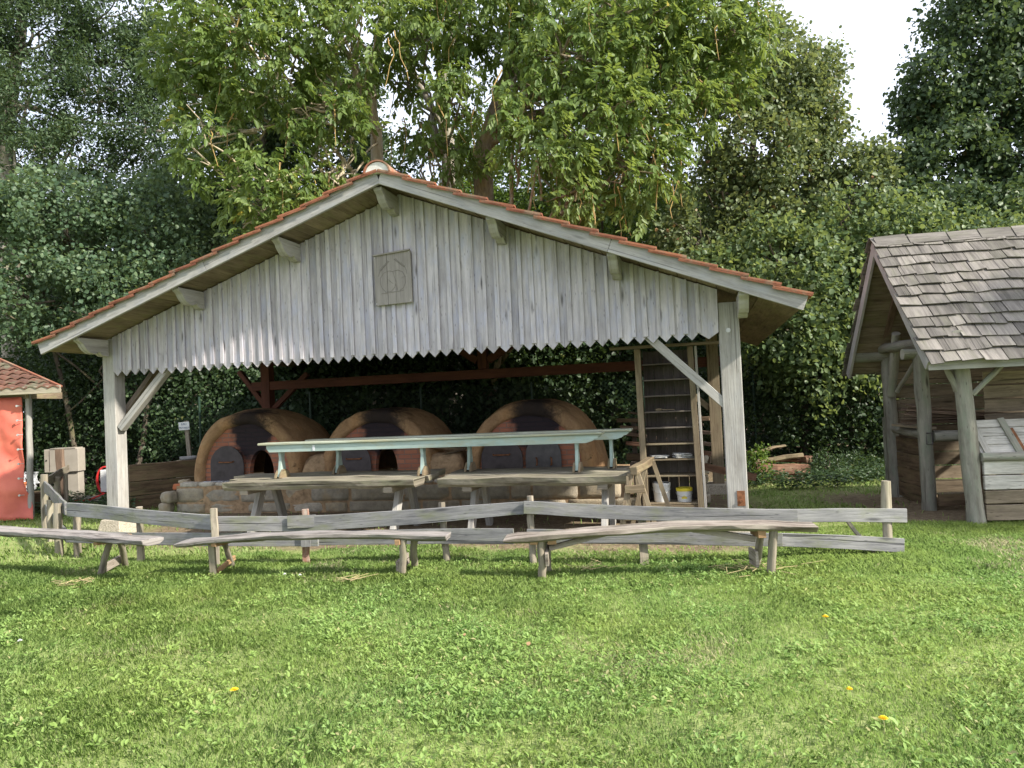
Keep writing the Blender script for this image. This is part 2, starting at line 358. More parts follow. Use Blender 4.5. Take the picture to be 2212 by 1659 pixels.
def tarp_mat():
    m, nt, p = newmat('red tarpaulin'); tc = nd(nt, 'TexCoord').outputs['Object']; n = noise_(nt, tc, 2.5, 5, .6)
    col = mixc(nt, rng_(nt, n, .35, .65), (.62, .165, .11), (.50, .11, .08)); setc(p, nt, col, .55, .35); bump(nt, p, n, .3, .02); return m
M['tarp'] = tarp_mat()
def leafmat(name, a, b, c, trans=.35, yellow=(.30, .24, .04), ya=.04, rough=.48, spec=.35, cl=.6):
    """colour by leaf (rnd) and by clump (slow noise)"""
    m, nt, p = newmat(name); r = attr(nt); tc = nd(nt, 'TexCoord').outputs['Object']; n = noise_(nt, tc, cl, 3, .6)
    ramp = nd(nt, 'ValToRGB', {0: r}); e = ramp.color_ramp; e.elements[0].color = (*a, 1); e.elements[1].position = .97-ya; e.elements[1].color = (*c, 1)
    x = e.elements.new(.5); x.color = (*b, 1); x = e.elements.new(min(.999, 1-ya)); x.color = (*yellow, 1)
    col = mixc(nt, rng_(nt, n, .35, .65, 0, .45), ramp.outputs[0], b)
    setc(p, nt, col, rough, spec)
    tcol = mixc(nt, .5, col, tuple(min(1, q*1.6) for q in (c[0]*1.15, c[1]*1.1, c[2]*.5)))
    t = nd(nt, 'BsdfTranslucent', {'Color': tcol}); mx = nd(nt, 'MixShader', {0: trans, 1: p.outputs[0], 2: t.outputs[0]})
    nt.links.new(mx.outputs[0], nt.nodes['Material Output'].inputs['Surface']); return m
M['walnut'] = leafmat('walnut leaf', (.052, .098, .020), (.105, .165, .038), (.23, .295, .11), .4, (.40, .30, .05), .03)
M['dark_leaf'] = leafmat('dark evergreen leaf', (.028, .054, .024), (.052, .090, .040), (.12, .17, .08), .3, (.12, .10, .03), .02)
M['hazel'] = leafmat('hazel leaf', (.034, .068, .034), (.066, .115, .06), (.21, .28, .16), .3, (.25, .24, .08), .02)
M['maple'] = leafmat('maple leaf', (.055, .085, .034), (.105, .145, .06), (.24, .28, .15), .33, (.30, .13, .06), .07)
M['lime'] = leafmat('lime leaf', (.042, .078, .03), (.085, .135, .052), (.25, .31, .15), .35, (.32, .32, .08), .03)
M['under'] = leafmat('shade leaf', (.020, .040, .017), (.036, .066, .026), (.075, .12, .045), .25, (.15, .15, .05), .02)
M['bushleaf'] = leafmat('bush leaf', (.05, .09, .02), (.09, .15, .03), (.16, .24, .05), .4, (.35, .32, .06), .03)
def grassmat(name, a, b, c, dry, da, trans=.4):
    m, nt, p = newmat(name); r = attr(nt); tc = nd(nt, 'TexCoord').outputs['Object']; n = noise_(nt, tc, .55, 4, .6); n2 = noise_(nt, tc, 2.6, 3, .6)
    ramp = nd(nt, 'ValToRGB', {0: r}); e = ramp.color_ramp; e.elements[0].color = (*a, 1); e.elements[1].position = 1-da; e.elements[1].color = (*c, 1)
    x = e.elements.new(.5); x.color = (*b, 1); x = e.elements.new(min(.999, 1-da+.01)); x.color = (*dry, 1)
    col = mixc(nt, rng_(nt, n, .38, .62, 0, .5), ramp.outputs[0], tuple(q*k for q, k in zip(b, (1.35, 1.08, .9))))
    col = mixc(nt, rng_(nt, n2, .45, .7, 0, .35), col, a)
    setc(p, nt, col, .55, .3)
    t = nd(nt, 'BsdfTranslucent', {'Color': col}); mx = nd(nt, 'MixShader', {0: trans, 1: p.outputs[0], 2: t.outputs[0]})
    nt.links.new(mx.outputs[0], nt.nodes['Material Output'].inputs['Surface']); return m
M['grass'] = grassmat('grass blade', (.205, .335, .085), (.29, .43, .13), (.41, .54, .22), (.58, .55, .36), .09, .5)
M['weed'] = grassmat('weed leaf', (.20, .335, .08), (.275, .42, .12), (.36, .515, .19), (.5, .44, .24), .05, .5)
def ground_mat():
    m, nt, p = newmat('ground'); tc = nd(nt, 'TexCoord').outputs['Object']
    n = noise_(nt, tc, 1.3, 6, .65); n2 = noise_(nt, tc, 14, 5, .65); n3 = noise_(nt, tc, 60, 3)
    s = nd(nt, 'SeparateXYZ', {0: tc})
    soil = mixc(nt, rng_(nt, n2, .35, .65), (.115, .085, .055), (.24, .185, .12)); soil = mixc(nt, rng_(nt, n3, .55, .7, 0, .6), soil, (.33, .29, .22))
    turf = mixc(nt, rng_(nt, n2, .35, .65), (.17, .21, .065), (.29, .33, .13))
    # worn soil under the shed roof and in front of the hut, in their own plan shape
    U = math_(nt, 'ADD', math_(nt, 'MULTIPLY', math_(nt, 'ADD', s.outputs[0], 5.669), math.cos(YAW)), math_(nt, 'MULTIPLY', math_(nt, 'SUBTRACT', s.outputs[1], 10.558), math.sin(YAW)))
    Wd = math_(nt, 'ADD', math_(nt, 'MULTIPLY', math_(nt, 'ADD', s.outputs[0], 5.669), -math.sin(YAW)), math_(nt, 'MULTIPLY', math_(nt, 'SUBTRACT', s.outputs[1], 10.558), math.cos(YAW)))
    j = math_(nt, 'MULTIPLY', math_(nt, 'SUBTRACT', n, .5), 1.6)
    a1 = rng_(nt, math_(nt, 'ADD', Wd, j), -1.15, -.75); a2 = rng_(nt, math_(nt, 'ADD', U, j), -.2, .5); a3 = rng_(nt, math_(nt, 'ADD', U, j), 8.3, 9.0, 1, 0)
    shed = math_(nt, 'MULTIPLY', a1, math_(nt, 'MULTIPLY', a2, a3))
    h = math_(nt, 'MULTIPLY', rng_(nt, math_(nt, 'ADD', s.outputs[0], math_(nt, 'MULTIPLY', j, .5)), 4.1, 4.7), math_(nt, 'MULTIPLY', rng_(nt, math_(nt, 'ADD', s.outputs[1], math_(nt, 'MULTIPLY', j, .4)), 8.35, 8.7), rng_(nt, math_(nt, 'ADD', s.outputs[1], j), 10.8, 11.8, 1, .25)))
    far = rng_(nt, math_(nt, 'ADD', s.outputs[1], j), 13.2, 14.4)
    k = math_(nt, 'MAXIMUM', math_(nt, 'MAXIMUM', shed, h), far)
    setc(p, nt, mixc(nt, k, turf, soil), .95, .1); bump(nt, p, n2, .8, .03); return m
M['ground'] = ground_mat()

# ------------------------------------------------------------------ ground
g = MB()
nx, ny = 90, 70
xs = np.concatenate([[-250, -80], np.linspace(-18, 18, nx), [80, 250]]); ys = np.concatenate([[-40, -6], np.linspace(0, 26, ny), [80, 300]])
for y in ys:
    for x in xs:
        z = .035*mnoise.noise((x*.45, y*.45, 3)) + .012*mnoise.noise((x*1.7, y*1.7, 8)) if abs(x) < 18 and 0 < y < 8.2 else 0
        g.v.append(V(x, y, z-.012))
nX = len(xs)
for j in range(len(ys)-1):
    for i in range(nX-1):
        a = j*nX+i; g.face((a, a+1, a+nX+1, a+nX), ((0, 0),)*4, .5)
go = g.build('ground', M['ground'], smooth='all'); tag(go, kind='structure')

# ------------------------------------------------------------------ leaf and blade fields (numpy)
def mesh_np(name, verts, nper, faces, rnd, mat, parent=None, off=(0, 0, 0)):
    """verts (n,nper,3); faces list of index tuples (all quads or all tris) local to one leaf"""
    n = len(verts); k = len(faces[0]); fl = np.array(faces)
    idx = (np.arange(n)[:, None, None]*nper+fl[None]).reshape(-1)
    me = bpy.data.meshes.new(name); nf = n*len(faces)
    me.vertices.add(n*nper); me.vertices.foreach_set('co', (verts-np.array(off, float)).astype('f').ravel())
    me.loops.add(len(idx)); me.loops.foreach_set('vertex_index', idx.astype('i'))
    me.polygons.add(nf); me.polygons.foreach_set('loop_start', (np.arange(nf)*k).astype('i'))
    me.update(calc_edges=True)
    at = me.attributes.new('rnd', 'FLOAT', 'FACE'); at.data.foreach_set('value', np.repeat(rnd, len(faces)).astype('f'))
    me.materials.append(mat); o = bpy.data.objects.new(name, me); C.objects.link(o)
    if parent is not None: o.parent = parent
    return o
def nrm(a): return a/(np.linalg.norm(a, axis=-1, keepdims=True)+1e-9)
def leaves(pos, dirn, nor, size, aspect, fold=.25):
    """six-vertex folded leaves"""
    dirn = nrm(dirn); side = nrm(np.cross(dirn, nor)); nor = np.cross(side, dirn); n = len(pos)
    L = size[:, None]; w = L*aspect*.5
    def P(t, s_, h): return pos+dirn*L*t+side*w*s_+nor*L*h
    return np.stack([P(0, 0, 0), P(.30, -.92, fold*aspect*.5), P(.70, -.80, fold*aspect*.35-.04), P(1, 0, -.12), P(.70, .80, fold*aspect*.35-.04), P(.30, .92, fold*aspect*.5)], 1)
LF = [(0, 1, 2, 3), (0, 3, 4, 5)]
def blob_twigs(blobs, dens, gap=None):
    """twig points in the outer part of uneven ellipsoids; dens per square metre of ellipsoid surface"""
    out, outn = [], []
    for c, r in blobs:
        c = np.array(c, float); r = np.array(r, float); area = 4*math.pi*((r[0]*r[1]+r[0]*r[2]+r[1]*r[2])/3); n = int(area*dens)
        d = nrm(rng.normal(size=(n, 3))); rad = rng.uniform(.3, .93, n)**.55
        lump = np.array([mnoise.noise(Vector(q*2.6+c)) for q in d])*.45+1
        keep = np.array([mnoise.noise(Vector(q*4.2+c*1.7)) for q in d]) > -.34
        p = c+d*r*(rad*lump)[:, None]
        if gap is not None: keep &= np.array([mnoise.noise(Vector(q*1.25)) for q in p]) > gap
        out.append(p[keep]); outn.append(d[keep])
    return np.concatenate(out), np.concatenate(outn)
def crown(name, blobs, dens, per, spread, size, aspect, mat, parent, off, droop=.35, up=.55, zmin=.05, gap=None):
    tw, tn = blob_twigs(blobs, dens, gap); tw = tw[tw[:, 2] > zmin]; tn = tn[:len(tw)] if len(tn) != len(tw) else tn
    n = len(tw)*per; base = np.repeat(tw, per, 0); out = np.repeat(tn, per, 0); cl = np.repeat(rng.uniform(0, 1, len(tw)), per)
    pos = base+np.clip(rng.normal(size=(n, 3)), -1.7, 1.7)*spread
    nor = nrm(out*.35+np.array([0, 0, up])+np.repeat(rng.normal(size=(len(tw), 3))*.5, per, 0)+rng.normal(size=(n, 3))*.38)
    dr = nrm(rng.normal(size=(n, 3))+out*.3-np.array([0, 0, droop]))
    sz = size*rng.uniform(.45, 1.4, n)
    rnd = np.clip(.55*rng.uniform(0, 1, n)+.45*cl, 0, 1)
    return mesh_np(name, leaves(pos, dr, nor, sz, aspect), 6, LF, rnd, mat, parent, off)
def walnut_crown(name, blobs, dens, mat, parent, off):
    tw, tn = blob_twigs(blobs, dens); n0 = len(tw); per = 6                      # compound leaves in a whorl round each twig end
    n = n0*per; base = np.repeat(tw, per, 0)+rng.normal(size=(n, 3))*.10; out = np.repeat(tn, per, 0)
    rd = nrm(rng.normal(size=(n, 3))*.8+out*.35-np.array([0, 0, .75])); Lr = rng.uniform(.16, .34, n); cl = np.repeat(rng.uniform(0, 1, n0), per)
    nor = nrm(rng.normal(size=(n, 3))*.35+np.array([.15, -.2, .9])); sd_ = nrm(np.cross(rd, nor)); P, Dn, N_, Sz, Rn = [], [], [], [], []
    for t, s_ in ((.25, 1), (.25, -1), (.55, 1), (.55, -1), (.85, 1), (.85, -1), (1., 0)):
        P.append(base+rd*(Lr*t)[:, None]); Dn.append(nrm(rd*(.75 if s_ else 1)+sd_*s_*.75+rng.normal(size=(n, 3))*.18-np.array([0, 0, .3])))
        N_.append(nrm(nor+rng.normal(size=(n, 3))*.3)); Sz.append(Lr*rng.uniform(.38, .58, n)*(1.15 if not s_ else 1)); Rn.append(np.clip(.5*cl+.5*rng.uniform(0, 1, n), 0, 1))
    P, Dn, N_, Sz, Rn = map(np.concatenate, (P, Dn, N_, Sz, Rn))
    return mesh_np(name, leaves(P, Dn, N_, Sz, .46), 6, LF, Rn, mat, parent, off)
def px_blob(px, py, d, rx, ry, rd): return (D(px, py, d), (rx*d/F0, rd, ry*d/F0))

# ------------------------------------------------------------------ trees
def limb(m, p0, p1, r0, r1, n=7, wob=.25, sides=7):
    m.tube(seg(p0, p1, n, 0, wob), list(np.linspace(r0, r1, n+1)), sides, .15, cap=False)
def tree(name, label, cat, trunks, blobs, crownf, barkm, group=None, nl=3, r1=.03):
    base = np.array(trunks[0][0][0], float); base[2] = 0
    t = wthing(name, label, cat, base, group)
    m = MB(); b = MB(); nb = 0
    for pts, r in trunks:
        pts = [np.array(p, float) for p in pts]; dense = []
        for i in range(len(pts)-1): dense += seg(pts[i], pts[i+1], 6, 0, .06)[:-1]
        dense.append(pts[-1]); rr = list(np.linspace(r, r*.4, len(dense))); rr[0] *= 1.3; m.tube(dense, rr, 12, .14, cap=False)
        for c, rad in blobs:
            if random.random() < .75 or len(blobs) < 4:
                c = np.array(c); q = [p for p in dense if p[2] < c[2]-.2] or dense[:2]; s0 = q[int(len(q)*random.uniform(.55, .99))-1 if len(q) > 1 else 0]
                if np.linalg.norm(c-s0) < 6.5:
                    limb(b, s0, c+np.random.default_rng(nb).normal(size=3)*.2, r*.32, r1*.6, 8, .35); nb += 1
                    for _ in range(nl):
                        e = c+unit(rng.normal(size=3))*np.array(rad)*random.uniform(.6, .95); limb(b, c+(s0-c)*random.uniform(0, .35), e, r1, .008, 5, .22, 5); nb += 1
    m.build('trunk', barkm, t, smooth='all')
    if name == 'walnut_tree':
        h = MB()
        for c, rad in blobs:
            for _ in range(4):
                a = np.array(c)+rng.uniform(-1, 1, 3)*np.array(rad)*.7; e = a+V(random.uniform(-.3, .3), random.uniform(-.2, .2), -random.uniform(.5, 1.1)); mid_ = (a+e)/2+V(random.uniform(-.15, .15), 0, .15)
                h.tube(seg(a, mid_, 3, 0, .05)+seg(mid_, e, 3, 0, .06)[1:], [.016, .014, .012, .010, .009, .008, .006], 5, cap=False)
        tag(h.build('hanging_twigs', M['twig'], t, smooth='all'), kind='stuff')
    if b.v: b.build('branches', barkm, t, smooth='all')
    crownf(t, base)
    return t
def leafy(blobs, dens, per, spread, size, aspect, mat, droop=.35, up=.55, gap=None):
    return lambda t, off: crown('crown', blobs, dens, per, spread, size, aspect, mat, t, off, droop, up, .05, gap)
X = px_blob
# three walnut trunks behind the ridge
bl = [X(560, 120, 14.6, 150, 130, 1.3), X(470, 40, 14.8, 130, 110, 1.2), X(460, 290, 14.6, 100, 120, 1.0), X(410, 150, 14.8, 80, 90, .8), X(600, 400, 14.4, 100, 95, .9), X(545, 480, 14.2, 55, 70, .5), X(760, 60, 15, 150, 110, 1.3), X(700, 230, 15, 110, 100, 1.0), X(640, -60, 15, 260, 90, 1.4), X(720, 400, 15.2, 80, 60, .6)]
wp = [D(795, 400, 17), D(815, 330, 17), D(800, 190, 17), D(820, 80, 17), D(840, -120, 17)]; wp[0][2] = 0
w2 = [D(812, 280, 17), D(755, 120, 16.3), D(680, 20, 15.8)]
w3 = [D(805, 210, 17), D(720, 170, 16.5), D(640, 90, 15.5)]
tree('walnut_tree', 'large leaved walnut tree with a smooth pale trunk rising right behind the shed ridge', 'tree', [(wp, .17), (w2, .09), (w3, .08)], bl, lambda t, o, bl=bl: walnut_crown('crown', bl, 5.2, M['walnut'], t, o), M['bark_walnut'])
bl = [X(930, 60, 15.6, 120, 90, 1.2), X(1010, 30, 15.4, 130, 100, 1.2), X(1000, 200, 14.6, 90, 70, .8), X(960, -80, 15.6, 200, 80, 1.3), X(880, 20, 16.5, 60, 60, .8), X(960, 330, 15.6, 75, 50, .6), X(870, 170, 16.5, 40, 40, .5), X(900, 280, 16.5, 45, 40, .4)]
wp = [D(965, 420, 18), D(965, 300, 18), D(950, 200, 18), D(975, 80, 18), D(1000, -120, 18)]; wp[0][2] = 0
w2 = [D(940, 330, 18.2), D(935, 240, 18.2), D(880, 130, 18), D(860, 30, 18)]
tree('walnut_tree', 'slim forked walnut tree in the middle of the three trunks behind the ridge', 'tree', [(wp, .19), (w2, .11)], bl, lambda t, o, bl=bl: walnut_crown('crown', bl, 5.0, M['walnut'], t, o), M['bark_pale'])
bl = [X(1240, 110, 14.2, 140, 110, 1.2), X(1150, 220, 13.8, 100, 80, .9), X(1200, 330, 13.6, 110, 85, .9), X(1330, 250, 14, 110, 110, 1.0), X(1400, 90, 14.5, 140, 110, 1.2), X(1370, 380, 13.8, 75, 90, .7), X(1240, 420, 13.6, 70, 45, .5), X(1300, -50, 14.5, 240, 90, 1.4), X(1530, 40, 14.8, 120, 95, 1.1), X(1480, 230, 14.6, 80, 90, .8), X(1130, 60, 15, 80, 80, .9), X(1600, 60, 15, 90, 90, .9), X(1560, 170, 15, 80, 70, .8), X(1430, 330, 14.2, 50, 80, .5)]
wp = [D(1020, 430, 16.6), D(1045, 330, 16.5), D(1085, 200, 16.2), D(1150, 30, 16), D(1190, -120, 16)]; wp[0][2] = 0
w2 = [D(1070, 250, 16.4), D(1180, 170, 15.6), D(1300, 120, 14.8)]; w3 = [D(1120, 120, 16), D(1270, 40, 15.2), D(1420, 20, 14.8)]
tree('walnut_tree', 'thick leaning walnut tree whose leafy boughs hang low over the right roof slope', 'tree', [(wp, .27), (w2, .10), (w3, .10)], bl, lambda t, o, bl=bl: walnut_crown('crown', bl, 5.4, M['walnut'], t, o), M['bark'])
# dark trees with sky showing through, upper left
bl = [X(90, 60, 19, 130, 90, 1.4), X(250, 30, 19, 130, 90, 1.4), X(60, 230, 18.5, 120, 110, 1.4), X(230, 180, 19, 130, 90, 1.4), X(350, 120, 19.5, 100, 100, 1.3), X(330, 290, 19, 120, 80, 1.2), X(150, 330, 18.5, 170, 80, 1.3), X(170, -90, 19, 300, 90, 1.6), X(520, 330, 20, 90, 110, 1.2), X(-90, 120, 18.5, 110, 220, 1.5)]
wp = [D(10, 500, 19), D(15, 250, 19), D(40, 100, 19), D(60, -100, 19)]; wp[0][2] = 0
tree('evergreen_tree', 'tall dark feathery tree at the upper left with sky glinting through its boughs', 'tree', [(wp, .22), ([D(18, 230, 19), D(-40, 120, 18.6), D(-70, 0, 18.4)], .12)], bl, leafy(bl, 42, 13, .13, .105, .42, M['dark_leaf'], .2, .7, -.14), M['bark_pale'])
bl = [X(420, 440, 18, 130, 120, 1.2), X(560, 260, 19, 130, 120, 1.2), X(700, 330, 19, 130, 130, 1.2), X(640, 520, 18, 150, 100, 1.0), X(820, 500, 19.5, 140, 120, 1.0), X(840, 330, 20, 80, 60, .8), X(740, 180, 20, 110, 60, .9)]
wp = [D(560, 900, 18.6), D(560, 500, 18.6), D(580, 200, 18.6)]; wp[0][2] = 0
tree('broadleaf_tree', 'deep green tree filling the gap left of the ridge behind the walnut boughs', 'tree', [(wp, .15)], bl, leafy(bl, 40, 12, .14, .11, .6, M['dark_leaf'], gap=-.22), M['bark_dark'])
bl = [X(1000, 480, 19.5, 130, 110, 1.1), X(1180, 440, 19.5, 140, 110, 1.1), X(1060, 320, 20, 110, 80, .9), X(1300, 330, 19, 130, 170, 1.1), X(1200, 150, 20.5, 130, 90, 1.0), X(1400, 500, 18.5, 120, 110, 1.0), X(1420, 200, 19.5, 130, 140, 1.1), X(1340, 40, 20, 140, 100, 1.0)]
wp = [D(1330, 900, 19.3), D(1330, 500, 19.3), D(1300, 150, 19.3)]; wp[0][2] = 0
tree('broadleaf_tree', 'soft yellow green tree standing behind the walnut above the right roof slope', 'tree', [(wp, .15)], bl, leafy(bl, 34, 12, .15, .10, .55, M['bushleaf'], gap=-.25), M['bark_dark'])
# hazel thicket, left
bl = [X(120, 470, 15.6, 160, 110, 1.2), X(330, 480, 15.8, 140, 110, 1.2), X(60, 640, 15, 130, 110, 1.1), X(250, 640, 15.2, 140, 120, 1.1), X(430, 620, 15.6, 110, 110, 1.0), X(-60, 500, 15.4, 120, 160, 1.2), X(520, 560, 16, 80, 90, .8)]
wp = [D(240, 1060, 16), D(230, 800, 16), D(200, 520, 16)]; wp[0][2] = 0
tree('hazel_tree', 'grey green hazel thicket above the left eave with round pale leaves', 'tree', [(wp, .08), ([wp[0]+V(.5, .1, 0), D(340, 700, 16), D(380, 520, 16)], .06), ([wp[0]+V(-.6, 0, 0), D(110, 700, 15.8), D(60, 520, 15.8)], .06)], bl, leafy(bl, 42, 11, .13, .085, .85, M['hazel'], gap=-.2), M['bark_dark'])
bl = [X(120, 830, 16.4, 160, 110, .9), X(300, 850, 16.4, 150, 120, .9), X(470, 860, 16.6, 120, 130, .9), X(200, 960, 16.6, 190, 90, .8), X(420, 980, 16.6, 150, 80, .8), X(0, 980, 17, 150, 110, .8)]
wp = [D(330, 1050, 17), D(330, 900, 17), D(320, 800, 17)]; wp[0][2] = 0
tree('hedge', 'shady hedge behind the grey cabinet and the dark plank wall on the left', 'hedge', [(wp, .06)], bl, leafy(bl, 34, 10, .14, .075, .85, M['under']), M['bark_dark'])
bl = [X(620, 880, 16.3, 120, 120, .5), X(780, 890, 16.2, 120, 120, .5), X(950, 890, 16.1, 120, 120, .5), X(1120, 890, 16.0, 120, 120, .5), X(1290, 880, 16.0, 120, 120, .5), X(1440, 880, 16, 110, 130, .5), X(700, 770, 16.4, 160, 80, .5), X(900, 760, 16.4, 160, 80, .5), X(1100, 750, 16.2, 160, 80, .5), X(1300, 750, 16.2, 160, 80, .5), X(750, 1000, 16.3, 260, 60, .4), X(1200, 1000, 16.2, 260, 60, .4)]
wp = [D(1000, 1030, 16.7), D(1000, 900, 16.7), D(1010, 800, 16.7)]; wp[0][2] = 0
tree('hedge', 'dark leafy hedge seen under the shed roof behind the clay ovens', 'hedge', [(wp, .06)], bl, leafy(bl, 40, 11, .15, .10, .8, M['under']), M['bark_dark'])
# right
bl = [X(1600, 180, 17, 110, 110, 1.1), X(1700, 200, 17, 100, 110, 1.0), X(1640, 330, 16.6, 130, 100, 1.1), X(1750, 260, 17, 80, 80, .9), X(1560, 420, 16.4, 110, 110, 1.0), X(1700, 430, 16.6, 110, 70, .9), X(1500, 520, 16, 90, 90, .8), X(1660, 90, 17.4, 70, 70, .8), X(1770, 150, 17.2, 60, 60, .6), X(1800, 360, 16.8, 80, 60, .7), X(1870, 400, 16.6, 70, 70, .7), X(1880, 330, 16.6, 40, 35, .4)]
wp = [D(1640, 1030, 17.3), D(1640, 700, 17.3), D(1620, 400, 17.3), D(1640, 150, 17.3)]; wp[0][2] = 0
tree('maple_tree', 'field maple with reddish seed clusters left of the bright gap of sky', 'tree', [(wp, .14)], bl, leafy(bl, 36, 12, .13, .095, .85, M['maple'], gap=-.25), M['bark_dark'], nl=5)
bl = [X(1560, 620, 15.4, 110, 90, .9), X(1680, 560, 15.4, 120, 90, 1.0), X(1800, 640, 15, 130, 110, 1.0), X(1700, 720, 15, 130, 100, .9), X(1830, 500, 15.8, 90, 90, .9), X(1780, 800, 14.8, 120, 100, .8)]
wp = [D(1740, 1040, 15.6), D(1740, 800, 15.6), D(1720, 560, 15.6)]; wp[0][2] = 0
tree('lime_tree', 'bushy lime tree with pale round leaves between the shed roof and the hut', 'tree', [(wp, .09)], bl, leafy(bl, 38, 11, .13, .10, .88, M['lime'], gap=-.2), M['bark_dark'])
bl = [X(1940, 500, 15.6, 120, 80, 1.0), X(2100, 540, 15.6, 130, 80, 1.0), X(2250, 500, 15.6, 110, 90, 1.0), X(1920, 620, 15.4, 130, 100, .9), X(2080, 600, 16, 150, 90, .9), X(1880, 760, 15, 120, 110, .8), X(2230, 620, 16.2, 150, 90, .9)]
wp = [D(2020, 1040, 16.6), D(2020, 800, 16.6), D(2040, 500, 16.4)]; wp[0][2] = 0
tree('lime_tree', 'bright leaved lime tree reaching over the ridge of the shingled hut', 'tree', [(wp, .09)], bl, leafy(bl, 38, 11, .13, .10, .88, M['lime'], gap=-.2), M['bark_dark'])
bl = [X(2110, 60, 17.4, 110, 110, 1.1), X(2240, 40, 17.4, 120, 130, 1.2), X(2040, 190, 17.4, 100, 90, 1.0), X(2160, 210, 17.4, 120, 110, 1.1), X(1985, 250, 17.6, 60, 50, .6), X(2060, 330, 17, 110, 80, 1.0), X(2210, 350, 17, 120, 90, 1.0), X(2180, -90, 17.4, 150, 90, 1.1), X(1960, 360, 17, 70, 50, .7), X(2060, 440, 16.3, 80, 60, .6), X(2190, 450, 16.2, 90, 60, .6), X(1950, 440, 16.4, 50, 50, .5), X(2330, 200, 17.4, 110, 220, 1.2)]
wp = [D(2180, 1030, 18), D(2180, 600, 18), D(2170, 250, 18), D(2180, -60, 18)]; wp[0][2] = 0
tree('broadleaf_tree', 'tall dark tree with rusty patches filling the upper right corner', 'tree', [(wp, .2)], bl, leafy(bl, 36, 12, .14, .11, .8, M['dark_leaf'], gap=-.3), M['bark_dark'])
bl = [X(1700, 900, 15.6, 130, 110, .8), X(1840, 900, 15.4, 120, 110, .8), X(1960, 880, 15.2, 120, 120, .8), X(1640, 1000, 16, 150, 60, .6), X(2100, 880, 16, 150, 120, .8), X(1620, 780, 16.2, 110, 120, .8), X(1850, 1000, 16, 150, 55, .5)]
wp = [D(1840, 1030, 16.4), D(1840, 900, 16.4), D(1840, 820, 16.4)]; wp[0][2] = 0
tree('hedge', 'gloomy hedge between the shed and the hut behind the split logs', 'hedge', [(wp, .06)], bl, leafy(bl, 34, 10, .14, .08, .8, M['under']), M['bark_dark'])
# far wood closing the view low down
bl = [X(px, py, 23, 190, 150, 1.2) for px, py in ((0, 520), (260, 560), (520, 600), (780, 620), (1040, 620), (1300, 600), (1560, 560), (1820, 600), (2080, 560), (2340, 560), (-200, 560))]+[X(px, 860, 22, 220, 160, 1.0) for px in range(-200, 2500, 260)]+[X(px, 720, 25, 220, 170, 1.0) for px in range(-300, 2600, 200)]+[X(px, 500, 25, 160, 110, 1.0) for px in range(500, 2600, 180)]
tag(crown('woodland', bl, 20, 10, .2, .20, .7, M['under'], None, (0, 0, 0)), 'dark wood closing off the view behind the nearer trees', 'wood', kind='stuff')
# maple just outside the right edge of the view: it shades the hut
bl = [((12.6, 4.9, 5.6), (1.5, 1.5, 1.1)), ((11.6, 5.6, 6.4), (1.1, 1.1, .9)), ((13.6, 4.4, 7.0), (1.5, 1.4, 1.2)), ((12.9, 5.6, 4.4), (1.0, 1.0, .7))]
tree('maple_tree', 'maple tree beyond the right side of the hut whose shade falls on its posts', 'tree', [([V(13.3, 4.4, 0), V(13.2, 4.5, 3), V(13.0, 4.7, 6)], .16)], bl, leafy(bl, 11, 10, .15, .12, .85, M['maple'], gap=-.1), M['bark_dark'])
# small bushes by the split logs
def bush(label, px, py, d, rx, ry, dens=60, size=.06, mat='bushleaf'):
    c, r = X(px, py, d, rx, ry, rx*d/F0); c[2] = max(c[2], r[2]*.8)
    t = wthing('bush', label, 'bush', (c[0], c[1], 0), 'low bushes near the split logs'); m = MB()
    for k in range(7): m.tube(seg((c[0]+random.uniform(-.05, .05), c[1]+random.uniform(-.05, .05), 0), c+rng.normal(size=3)*np.array(r)*.5, 4, 0, .08), [.012, .010, .008, .006, .004], 5, cap=False)
    m.build('stems', M['bark_dark'], t); crown('foliage', [(c, r)], dens, 9, .06, size, .55, M[mat], t, (c[0], c[1], 0), .1, .5, .02)
bush('leafy bush against the left side of the split logs', 1640, 1000, 12.7, 24, 42, 90)
bush('broad bush growing right of the split logs', 1790, 1015, 13.2, 55, 36, 70, .05, 'under')
bush('small bush in front of the hut corner fence of the right hedge', 1865, 1040, 13.4, 45, 28, 70, .05, 'under')

# ------------------------------------------------------------------ grass
def vnoise(x, y, s, seed=0):
    q = np.random.default_rng(seed).uniform(0, 1, (256, 256)); x = x/s+50; y = y/s+50
    xi = np.floor(x).astype(int); yi = np.floor(y).astype(int); fx = x-xi; fy = y-yi; fx = fx*fx*(3-2*fx); fy = fy*fy*(3-2*fy)
    g_ = lambda a, b: q[a % 256, b % 256]
    return (g_(xi, yi)*(1-fx)+g_(xi+1, yi)*fx)*(1-fy)+(g_(xi, yi+1)*(1-fx)+g_(xi+1, yi+1)*fx)*fy
def gz(x, y): return .0*x
def soil_mask(x, y):
    u = (x-SO[0])*SU[0]+(y-SO[1])*SU[1]; w = (x-SO[0])*SW[0]+(y-SO[1])*SW[1]; j = (vnoise(x, y, .5, 5)-.5)*.7
    shed = (w+j > -1.0) & (u+j > .0) & (u+j < 8.7)
    hut = (x+j*.6 > 4.5) & (y+j*.4 > 8.5) & (y+j < 11.2)
    return shed | hut
def field(n, y0, y1, spread=.92):
    y = np.sqrt(rng.uniform(y0**2, y1**2, n)); x = rng.uniform(-1, 1, n)*(y*spread+.6); return x, y
